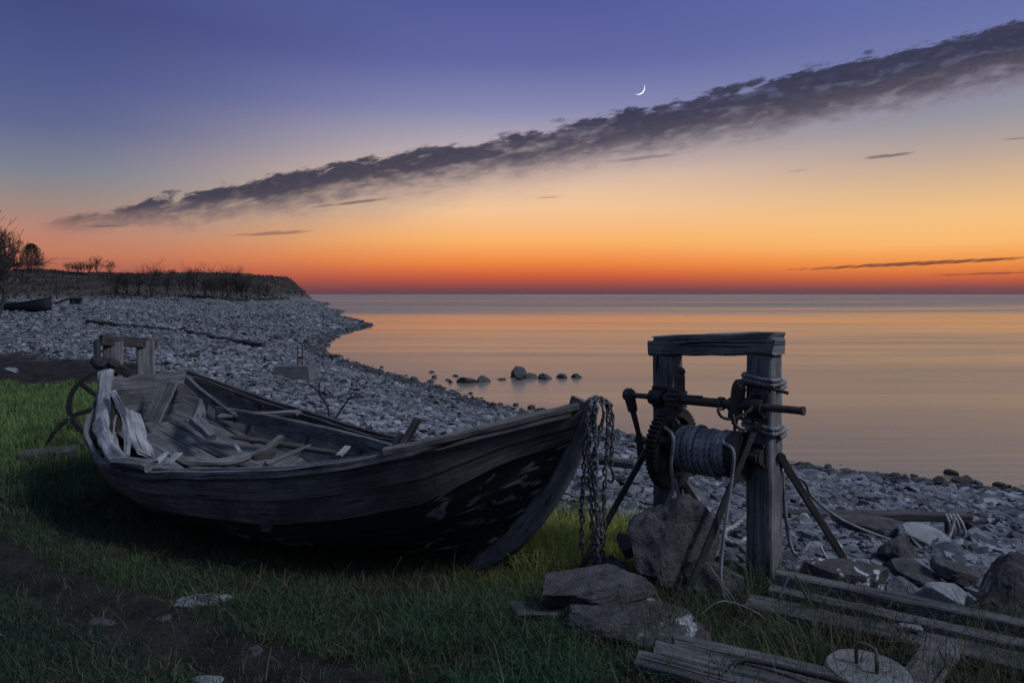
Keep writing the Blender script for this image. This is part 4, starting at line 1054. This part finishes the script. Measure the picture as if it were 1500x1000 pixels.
# rocks in the water
for i, (px, py, w, h, lab) in enumerate(((761,552,26,18,'tallest pointed rock standing in the calm water'),(779,553,22,9,'low rock touching the right foot of the pointed rock'),(798,555,24,11,'broad dark rock second right of the pointed one'),(823,553,16,7,'small rock third right of the pointed one'),(845,553,14,7,'rightmost small rock of the row in the water'),(685,560,28,10,'wide flat rock nearest the shore in the water'),(710,559,22,12,'round rock beside the wide flat one'),(636,553,9,6,'small rock near the shore left of the flat rock'),(668,551,10,5,'small rock above the wide flat one'),(655,557,9,3,'tiny flat rock awash near the shore'),(735,556,18,3,'thin rock just awash left of the pointed one'),(633,545,12,3,'thin rock awash farthest out on the left'),(760,556,14,6,'low rock at the foot of the pointed one'),(492,522,20,7,'lone dark rock in the bay beside the beach'),(479,446,4,3,'tiny distant rock off the point'),(756,594,10,5,'small rock at the water edge behind the bow'),(660,560,10,6,'dark stone at the water edge left of the flat rock'))):
    d = (H-W)*1000/(py-431); k = d/1000
    rock('sea_rock', lab, 'rock', M['wet_rock'], 150+i, Vector(((px-750)*k, d, W+.02*h*k)), (w*k*1.1, w*k*.8, h*k*1.5), (0,0,i*.7), sub=4, group='rocks in the water', planes=9)
for i in range(60):
    pass
gg = np.random.default_rng(77); i = 0
while i < 46:
    a = gg.integers(6, 20); w = gg.random(); q0 = SH[a]*(1-w)+SH[a+1]*w
    x, y = q0+gg.normal(0, .22+.005*q0[1], 2)
    if sdist(np.array([x]), np.array([y]))[0] > .1: continue
    r = gg.uniform(.05, .12)*(1+.02*y)
    o = bpy.data.objects.new('shore_stone', PROTO[int(gg.integers(12))]); COL.objects.link(o)
    if i == 0: mdark = [rock_mesh('shore_stone', M['wet_rock'], 400+k, (1,1,1), 3, planes=10) for k in range(5)]
    o.data = mdark[int(gg.integers(5))]; o.scale = (2*r, 1.6*r, 1.1*r); o.location = (x, y, W+.12*r); o.rotation_euler = (0,0,gg.random()*6)
    tag(o, 'small dark wet stone standing in the shallows along the shoreline', 'stone', 'wet stones along the shoreline'); i += 1

# ------------------------------------------------------------------ bare shrubs and trees
def branches(mb, p, d, L, r, depth, rnd, spread=.6, kids=(2,4), up=.15, nseg=3, rmin=.004, shrink=.72):
    pts = [p]; q = p; dd = d.normalized()
    for i in range(nseg):
        dd = (dd+Vector((rnd.gauss(0,.16), rnd.gauss(0,.16), rnd.gauss(0,.12)+up*.3))).normalized(); q = q+dd*L/nseg; pts.append(q)
    tube(mb, pts, [max(rmin, r*(1-.4*i/nseg)) for i in range(nseg+1)], 5 if r > .02 else 3, caps=False)
    if depth <= 0: return
    for k in range(rnd.randint(*kids)):
        w = rnd.uniform(.35, 1.0); i = min(nseg-1, int(w*nseg)); b_ = pts[i]+(pts[i+1]-pts[i])*(w*nseg-i)
        nd = (dd+Vector((rnd.gauss(0,spread), rnd.gauss(0,spread), rnd.gauss(0,spread*.6)+up))).normalized()
        branches(mb, b_, nd, L*shrink*rnd.uniform(.7,1.15), max(rmin, r*.58), depth-1, rnd, spread, kids, up, nseg, rmin, shrink)
def bare_tree(name, label, p, h, seed, stems=1, depth=5, r=.1, group=None, spread=.55, rmin=.004, lean=(0,0), mat='branch', kids=(2,4), cat='tree', up=.15):
    rnd = random.Random(seed); root = thing(name, p, label, cat, group); tr = MB(); cr = MB()
    for k in range(stems):
        a = rnd.uniform(0, 2*PI); o = Vector(p)+Vector((math.cos(a), math.sin(a), 0))*r*(1.5 if stems > 1 else 0)
        d = Vector((math.cos(a)*.35*(stems > 1)+lean[0], math.sin(a)*.3*(stems > 1)+lean[1], 1)); L = h*.36*rnd.uniform(.8,1.1)
        pts = [o-Vector((0,0,.2))]; q = Vector(o); dd = d.normalized()
        for i in range(5):
            dd = (dd+Vector((rnd.gauss(0,.12), rnd.gauss(0,.12), .02))).normalized(); q = q+dd*L/5; pts.append(q)
        tube(tr, pts, [r*(1-.09*i) for i in range(6)], 7)
        for i in range(3, 6):
            for _ in range(rnd.randint(1,2)+(1 if i == 5 else 0)):
                nd = (dd+Vector((rnd.gauss(0,spread), rnd.gauss(0,spread), rnd.gauss(0,.3)+up))).normalized()
                branches(cr, pts[i], nd, h*.27*rnd.uniform(.8,1.2), r*.5, depth-2, rnd, spread, kids, up, rmin=rmin)
    tr.build('trunk', M[mat], root, smooth=True); cr.build('crown', M[mat], root); return root
p = on_ground(-14,474,.3)
bare_tree('bare_tree', 'large bare thorn tree at the left edge beside the dark rowing boat', p, .16*p.y, 5, stems=3, depth=6, r=.13, rmin=.011, spread=.62, kids=(3,5), up=.16)
sh_spec = [(285,440,60,'bushy round bare tree, tallest on the headland'),(335,438,48,'bare shrub right of the tallest headland tree'),(357,438,50,'twiggy shrub near the bluff end'),(378,436,30,'last low shrub above the bluff'),(222,434,48,'bare shrub with forked stems on the hillside'),(243,432,38,'small bare shrub left of the tallest tree'),(170,431,40,'leaning thin bare shrub on the slope'),(143,402,28,'round thicket shrub on the ridge line'),(122,402,28,'left thicket shrub on the ridge line'),(160,401,22,'small thicket shrub at the right end of the ridge row'),(203,432,36,'thin multi-stemmed shrub on the mid slope'),(312,438,40,'slender bare shrub between two bigger ones'),(265,425,26,'small shrub behind the tallest headland tree'),(104,402,20,'low thicket shrub at the left end of the ridge'),(132,402,24,'dense thicket between the two taller ridge thickets'),(348,438,40,'twiggy shrub wedged between two bigger bluff shrubs'),(325,436,34,'low shrub under the crest left of the bluff pair'),(228,410,22,'small scrub tuft on the skyline above the forked shrub'),(252,409,16,'tiny scrub tuft on the skyline left of the tallest tree'),(112,402,15,'lowest brush on the ridge beside the left thicket'),(392,434,24,'sparse brush near the rounded bluff top'),(186,430,34,'tall narrow bare shrub on the slope'),(300,437,36,'low shrub at the foot of the tallest tree')]
def hill_hit(px, py):
    d = np.geomspace(40, 420, 500); x = (px-750)/1000*d; z = terrain(x, d)
    hit = np.where(z >= H-(py-431)/1000*d)[0]
    i = int(hit[0]) if len(hit) else int(np.argmax((z-H)/d))
    return Vector((x[i], d[i], z[i]))
for i, (px, py, h, lab) in enumerate(sh_spec):
    p = hill_hit(px, py); k = p.y/1000
    bare_tree('bare_shrub', lab, p, h*k*(1.0+.3*math.sin(i*2.1)*.6)*1.1, 40+i, stems=5 if h > 30 else 6, depth=5 if h > 30 else 4, r=.008*h*k+.02, rmin=.075*k, spread=.62, kids=(2,3), group='bare shrubs on the headland', cat='shrub')
# spruce
p = hill_hit(46,398); k = p.y/1000; hsp = 40*k
con = thing('conifer', p, 'dark dense evergreen on the ridge behind the bare thorn tree', 'tree')
mb = MB(); tube(mb, [p-Vector((0,0,.5)), p+Vector((0,0,hsp*.95))], [.16,.03], 6); mb.build('trunk', M['branch'], con)
V = []; Fq = []; g = np.random.default_rng(9)
for i in range(5200):
    w = g.random()**.8; rr = math.sqrt(max(0,1-w*w*.97))*.5*hsp*(.6+.4*abs(math.sin(w*17+1.3*math.sin(i))))*g.uniform(.35,1); a = g.uniform(0, 2*PI); c = Vector((math.cos(a)*rr, math.sin(a)*rr, w*hsp*1.0+.02*hsp))
    d = Vector(g.normal(0,1,3)).normalized()*hsp*.035; e = Vector(g.normal(0,1,3)).normalized()*hsp*.014
    n = len(V); V += [c-d-e*.2, c+e, c+d]; Fq.append((n,n+1,n+2))
mb = MB(); mb.add([v+p for v in V], Fq); mb.build('crown', M['needle'], con)
# fence posts
for i, (px, yt, yb) in enumerate(((32,402,430),(83,407,441))):
    p = hill_hit(px, yb); k = p.y/1000; mb = MB(); beam(mb, p-Vector((0,0,.3)), p+Vector((.05,0,(yb-yt)*k)), .22*k/.1*.5+.05, .16, n=6, jit=.02)
    tag(mb.build('fence_post', M['wood_dark'], None, origin=p), ('fence post by the bare tree at the left edge','lone fence post right of the dark rowing boat')[i], 'fence post')
# dry stone wall / hedge lines on the slope
def low_wall(label, pts, hpx, seed, name='stone_wall', cat='wall', mat='hedge'):
    rnd = random.Random(seed); V = []; Fq = []; base = hill_hit(*pts[len(pts)//2])
    for (a, b_) in zip(pts, pts[1:]):
        m = max(4, int(abs(b_[0]-a[0])/1.6))
        for i in range(m):
            w = i/m; px = a[0]+(b_[0]-a[0])*w; py = a[1]+(b_[1]-a[1])*w; p = hill_hit(px, py); k = p.y/1000
            v, f = rock_verts(500+rnd.randrange(6), 2, planes=7, amp=.2)
            sc = np.array((1.9*k, 1.5*k, hpx*k*rnd.uniform(.6,1.1))); n = len(V); V += [Vector(q*sc)+p for q in v]; Fq += [tuple(int(z)+n for z in t_) for t_ in f]
    mb = MB(); mb.add(V, Fq); return tag(mb.build(name, M[mat], None, origin=base), label, cat)
low_wall('low dark field wall along the ridge below the evergreen', [(20,394),(75,397),(110,402),(160,405)], 4, 1)
low_wall('low dark field wall crossing the middle slope of the headland', [(150,409),(205,416),(262,420)], 3.5, 2)
low_wall('dark scrubby hedge bank at the foot of the headland', [(262,434),(300,437),(345,441),(385,440),(425,438)], 4.5, 3, 'hedge_bank', 'hedge')
# sapling behind the boat
p = on_ground(484,627); root = thing('bare_sapling', p, 'small leafless sapling on the shingle behind the boat', 'sapling')
k = p.y/1000; mb = MB()
for pts in ([(484,627),(478,598),(470,575),(473,556),(480,533)], [(486,622),(497,602),(510,585),(524,565)], [(470,577),(455,566),(438,560)], [(476,590),(466,585)], [(510,585),(528,576)]):
    q = [D(a, b_, p.y) for a, b_ in pts]; q = [v+Vector((0,random.uniform(-.15,.15)*(i > 0),0)) for i, v in enumerate(q)]; tube(mb, spline(q, 4), [.018*(1-.75*i/(len(q)*4-4)) for i in range(len(q)*4-3)], 5)
mb.build('stem', M['branch'], root, smooth=True)
# brambles by the winch
for i, pts in enumerate((((1070,880),(1040,830),(1062,860),(1110,930)),((1020,905),(1060,880),(1120,905),(1165,955)),((1140,880),(1160,840),(1180,870),(1195,900)))):
    q = [D(a, b_, 3.55+.05*j) for j, (a, b_) in enumerate(pts)]; mb = MB(); tube(mb, spline(q, 6), .005, 5)
    tag(mb.build('dead_stem', M['twig'], None, origin=q[0], smooth=True), ('thin dead stem curving by the foot of the hanging rope','long dead stem arching over the dry grass below the slabs','short dead stem in front of the right winch post')[i], 'stem')

# ------------------------------------------------------------------ second boat far left
p = on_ground(40,456,.6); k = p.y/1000
b2 = thing('far_boat', p, 'dark covered rowing boat pulled up on the far left beach', 'boat')
def hull2(t, u, side):
    L = 6.4; x = (t-.62)*L; bw = .8*math.sin(PI*min(1,max(0,.06+t*.94)))**.6*(1 if t > .02 else .6)
    zg = .55+.35*(2*abs(t-.45))**2; zk = .02+.12*max(0,(t-.85)/.15)**2
    h = math.sin(u*PI/2)**.8; v = 1-math.cos(u*PI/2); return Vector((x, side*bw*h, zk+(zg-zk)*v))
rz = Matrix.Rotation(-.35, 3, 'Z'); mb = MB(); vs = []; fs = []; nt, nu = 24, 7
rows = [(-1, u) for u in np.linspace(1, 0, nu)]+[(1, u) for u in np.linspace(0, 1, nu)[1:]]
for i in range(nt+1):
    for sgn, u in rows: vs.append(p+rz@hull2(i/nt, float(u), sgn))
m = len(rows)
for i in range(nt):
    for j in range(m-1): fs.append((i*m+j, i*m+m+j, i*m+m+j+1, i*m+j+1))
mb.add(vs, fs); mb.build('hull', M['tarp'], b2, smooth=True)
mb = MB(); vs = []; fs = []
for i in range(nt+1):
    a, c = hull2(i/nt, .97, -1), hull2(i/nt, .97, 1)
    for w in (0,.25,.5,.75,1): vs.append(p+rz@(a+(c-a)*w+Vector((0,0,.10*math.sin(w*PI)+mnoise.noise(Vector((i*.6,w*3,0)))*.04))))
for i in range(nt):
    for j in range(4): fs.append((i*5+j, i*5+j+1, i*5+6+j, i*5+5+j)[::-1])
mb.add(vs, fs); mb.build('cover', M['tarp'], b2, smooth=True)
for side in (-1, 1):
    mb = MB(); tube(mb, [p+rz@(hull2(i/nt, 1, side)+Vector((0,0,.03))) for i in range(nt+1)], .04, 6); mb.build('gunwale', M['wood_dark'], b2)
p = on_ground(108,447,.7); k = p.y/1000; ws = thing('wooden_stand', p, 'small box shaped timber stand with pale ends beyond the dark boat', 'timber stand')
for px in (112, 123):
    mb = MB(); a = p+Vector(((px-108)*k,-.3,-.1)); beam(mb, a, a+Vector((0,0,11*k+.1)), .20, .2, n=3, jit=.01); mb.build('leg', M['wood'], ws)
mb = MB(); beam(mb, p+Vector((-2*k,-.3,11.5*k)), p+Vector((18*k,-.3,11.5*k)), .6, .14, n=3, jit=.01); mb.build('top_board', M['wood'], ws)
mb = MB(); beam(mb, p+Vector((-2*k,-.1,6*k)), p+Vector((10*k,-.1,6*k)), .6, .55, n=3); mb.build('box', M['wood_dark'], ws)
mb = MB(); beam(mb, p+Vector((-30*k,.2,3*k)), p+Vector((2*k,.2,13*k)), .3, .14, n=6, jit=.02); mb.build('ramp_board', M['wood_dark'], ws)

# ------------------------------------------------------------------ moon: the sunlit lune of a sphere
mp = Vector((.1853*7000, 7000, H+.3015*7000)); Rm = 9.2/1000*7000
view = mp.normalized(); rx = Vector((1,0,0)); rx = (rx-view*rx.dot(view)).normalized(); uz = rx.cross(view).normalized()
if uz.z < 0: uz = -uz
ld = (rx*.72-uz*.69).normalized(); pd = (rx*.69+uz*.72).normalized(); vs = []; fs = []; nph, nl_ = 40, 5
for i in range(nph+1):
    ph = math.radians(-80+160*i/nph)
    for j in range(nl_+1):
        k_ = j/nl_*math.radians(32); c_ = Rm*math.cos(ph)
        vs.append(mp+ld*(c_*math.cos(k_))+pd*(Rm*math.sin(ph))-view*(c_*math.sin(k_)))
for i in range(nph):
    for j in range(nl_): fs.append((i*(nl_+1)+j, i*(nl_+1)+j+1, (i+1)*(nl_+1)+j+1, (i+1)*(nl_+1)+j))
mm, t, b = material('moonlight'); em = t.node('ShaderNodeEmission'); em.inputs[0].default_value = (1,.98,.94,1); em.inputs[1].default_value = 1.5
t.l.new(em.outputs[0], t.n['Material Output'].inputs[0])
mb = MB(); mb.add(vs, fs); tag(mb.build('moon', mm, None, origin=mp), 'thin white crescent moon above the dark cloud band', 'moon')

# ------------------------------------------------------------------ sky
wd = bpy.data.worlds.new('World'); SC.world = wd; wd.use_nodes = True; t = NT(wd.node_tree)
bg = wd.node_tree.nodes['Background']
dirv = t.node('ShaderNodeTexCoord').outputs['Generated']
sx = t.node('ShaderNodeSeparateXYZ'); t.put(sx.inputs[0], dirv); dx, dy, dz = sx.outputs
hyp = t.m('SQRT', t.m('ADD', t.m('MULTIPLY', dx, dx), t.m('MULTIPLY', dy, dy)))
el = t.m('DIVIDE', dz, t.m('MAXIMUM', hyp, .02))             # tangent of elevation
el = t.m('MULTIPLY', el, .5, clamp=True)                      # ramps run over tan 0..2
az = t.m('ARCTAN2', dx, dy)
def R_(lst): return [(min(1,v*.5), lin(*c)) for v, c in lst]
ZEN = [(.62,(98,114,170)),(1.0,(116,140,186)),(2.0,(134,160,198))]
cen = t.ramp(el, R_([(0,(92,70,84)),(.010,(132,72,74)),(.026,(200,92,62)),(.046,(238,134,66)),(.078,(250,178,104)),(.125,(243,197,152)),(.17,(222,190,168)),(.22,(180,168,176)),(.27,(134,136,176)),(.34,(98,104,162)),(.43,(84,92,152))]+ZEN))
lef = t.ramp(el, R_([(0,(98,66,76)),(.010,(128,72,74)),(.026,(168,94,82)),(.05,(194,122,94)),(.075,(188,132,112)),(.105,(160,136,128)),(.15,(124,130,144)),(.21,(94,104,144)),(.27,(80,90,140)),(.36,(68,76,128))]+ZEN))
rig = t.ramp(el, R_([(0,(98,72,84)),(.010,(136,78,78)),(.02,(204,98,62)),(.038,(240,144,70)),(.065,(250,186,112)),(.10,(242,192,132)),(.135,(218,182,144)),(.175,(184,164,154)),(.22,(148,148,160)),(.30,(114,122,170)),(.37,(98,108,166))]+ZEN))
bak = t.ramp(el, R_([(0,(60,70,96)),(.2,(88,104,136)),(.6,(108,126,168))]+ZEN[1:]))
c = t.mix(t.smooth(az, -.02, -.62), cen, lef); c = t.mix(t.smooth(az, .05, .62), c, rig)
c = t.mix(t.smooth(t.m('ABSOLUTE', az), 1.0, 2.3), c, bak)
# cloud band and streaks in tangent coordinates of the view direction
yy_ = t.m('MAXIMUM', dy, .05); Uc = t.m('DIVIDE', dx, yy_); Vc = t.m('DIVIDE', dz, yy_)
cen_v = t.m('ADD', t.m('ADD', .206, t.m('MULTIPLY', Uc, .178)), t.m('MULTIPLY', t.m('MULTIPLY', Uc, Uc), .030))
q = t.m('SUBTRACT', Vc, cen_v)
cv = t.node('ShaderNodeCombineXYZ'); t.put(cv.inputs[0], Uc); t.put(cv.inputs[1], q)
cvec = cv.outputs[0]
na_ = t.noise(t.scale(cvec, (20, 62, 1)), 1, 7, .62, .35); nb_ = t.noise(t.scale(cvec, (7, 26, 1)), 1, 5, .55, .2); nc_ = t.noise(t.scale(cvec, (48, 120, 1)), 1, 5, .6, .3)
hw = t.m('ADD', t.m('ADD', .007, t.m('MULTIPLY', t.smooth(Uc, -.82, -.3), .024)), t.m('MULTIPLY', t.smooth(Uc, -.1, .7), .017))
wob = t.m('ADD', t.m('MULTIPLY', t.m('SUBTRACT', na_, .5), .048), t.m('MULTIPLY', t.m('SUBTRACT', nb_, .5), .036))
wob = t.m('ADD', wob, t.m('MULTIPLY', t.m('SUBTRACT', nc_, .5), .022))
taper = t.smooth(Uc, -.70, -.45)
wobt = t.m('MULTIPLY', wob, t.m('ADD', .25, t.m('MULTIPLY', taper, .75)))
mt = t.smooth(t.m('ADD', t.m('SUBTRACT', hw, q), wobt), 0, .010)
mbt = t.smooth(t.m('ADD', t.m('ADD', hw, q), t.m('MULTIPLY', wobt, 1.0)), -.012, .040)
gaps = t.m('ADD', .62, t.m('MULTIPLY', t.smooth(t.m('ADD', t.m('MULTIPLY', na_, .6), t.m('MULTIPLY', nb_, .4)), .36, .52), .38))
dens = t.m('MULTIPLY', t.m('MULTIPLY', mt, mbt), t.m('MULTIPLY', gaps, t.smooth(Uc, -.71, -.63)), clamp=True)
veil = t.m('MULTIPLY', t.m('MULTIPLY', t.smooth(t.m('ADD', q, t.m('MULTIPLY', t.m('SUBTRACT', nb_, .5), .05)), -.085, -.01), t.smooth(q, .02, -.01)), t.m('MULTIPLY', t.smooth(Uc, -.75, -.1), .6))
front = t.smooth(dy, .08, .3)
c = t.mix(t.m('MULTIPLY', veil, front), c, lin(150,136,140))
ccol = t.mix(t.smooth(q, -.03, .02), lin(82,77,90), lin(51,52,72))
ccol = t.mix(t.m('MULTIPLY', t.smooth(na_, .5, .7), .4), ccol, lin(82,79,104))
c = t.mix(t.m('MULTIPLY', t.m('MULTIPLY', dens, front), .94), c, ccol)
ns = t.noise(t.scale(cvec, (26, 300, 1)), 1, 5, .6, .3)
for (u0, v0, sl, hl, ht, op, colr) in ((.60,.0455,.050,.22,.0038,.85,(98,62,60)),(.70,.0305,.03,.11,.0022,.6,(110,62,60)),(-.35,.0895,.05,.075,.0035,.6,(120,86,84)),(-.235,.134,.115,.07,.0028,.7,(92,78,84)),(.552,.203,.10,.05,.0035,.7,(92,84,92)),(.195,.200,.11,.07,.0035,.5,(110,96,104)),(.055,.142,.07,.025,.0018,.5,(160,118,100)),(-.59,.100,.03,.035,.002,.6,(88,76,86)),(-.66,.052,.02,.05,.0016,.4,(120,86,92)),(.42,.181,.08,.02,.002,.3,(140,115,110)),(.74,.228,.08,.03,.0018,.5,(96,92,104))):
    du = t.m('SUBTRACT', Uc, u0); dv = t.m('SUBTRACT', t.m('SUBTRACT', Vc, v0), t.m('MULTIPLY', du, sl))
    e = t.m('ADD', t.m('POWER', t.m('ABSOLUTE', t.m('DIVIDE', du, hl)), 2), t.m('POWER', t.m('ABSOLUTE', t.m('DIVIDE', dv, ht)), 2))
    f = t.m('MULTIPLY', t.smooth(t.m('ADD', e, t.m('MULTIPLY', t.m('SUBTRACT', ns, .47), 2.0)), .95, .1), op)
    c = t.mix(t.m('MULTIPLY', f, front), c, lin(*colr))
t.put(bg.inputs[0], c); bg.inputs[1].default_value = 1.0

# last soft glow from the upper right
sl = bpy.data.lights.new('dusk_sun', 'SUN'); sl.energy = 2.2; sl.angle = math.radians(11); sl.color = (.84,.91,1.0)
so = bpy.data.objects.new('dusk_sun', sl); COL.objects.link(so)
so.rotation_euler = Vector((-.72,.22,-.66)).to_track_quat('-Z','Y').to_euler()

# ------------------------------------------------------------------ camera
cam = bpy.data.cameras.new('camera'); cam.sensor_width = 36; cam.lens = 24; cam.shift_y = -69/1500; cam.clip_start = .05; cam.clip_end = 80000
co = bpy.data.objects.new('camera', cam); COL.objects.link(co); co.location = (0,0,H); co.rotation_euler = (PI/2,0,0); SC.camera = co
SC.view_settings.view_transform = 'Standard'; SC.view_settings.look = 'None'; SC.view_settings.exposure = 0.0; SC.view_settings.gamma = 1
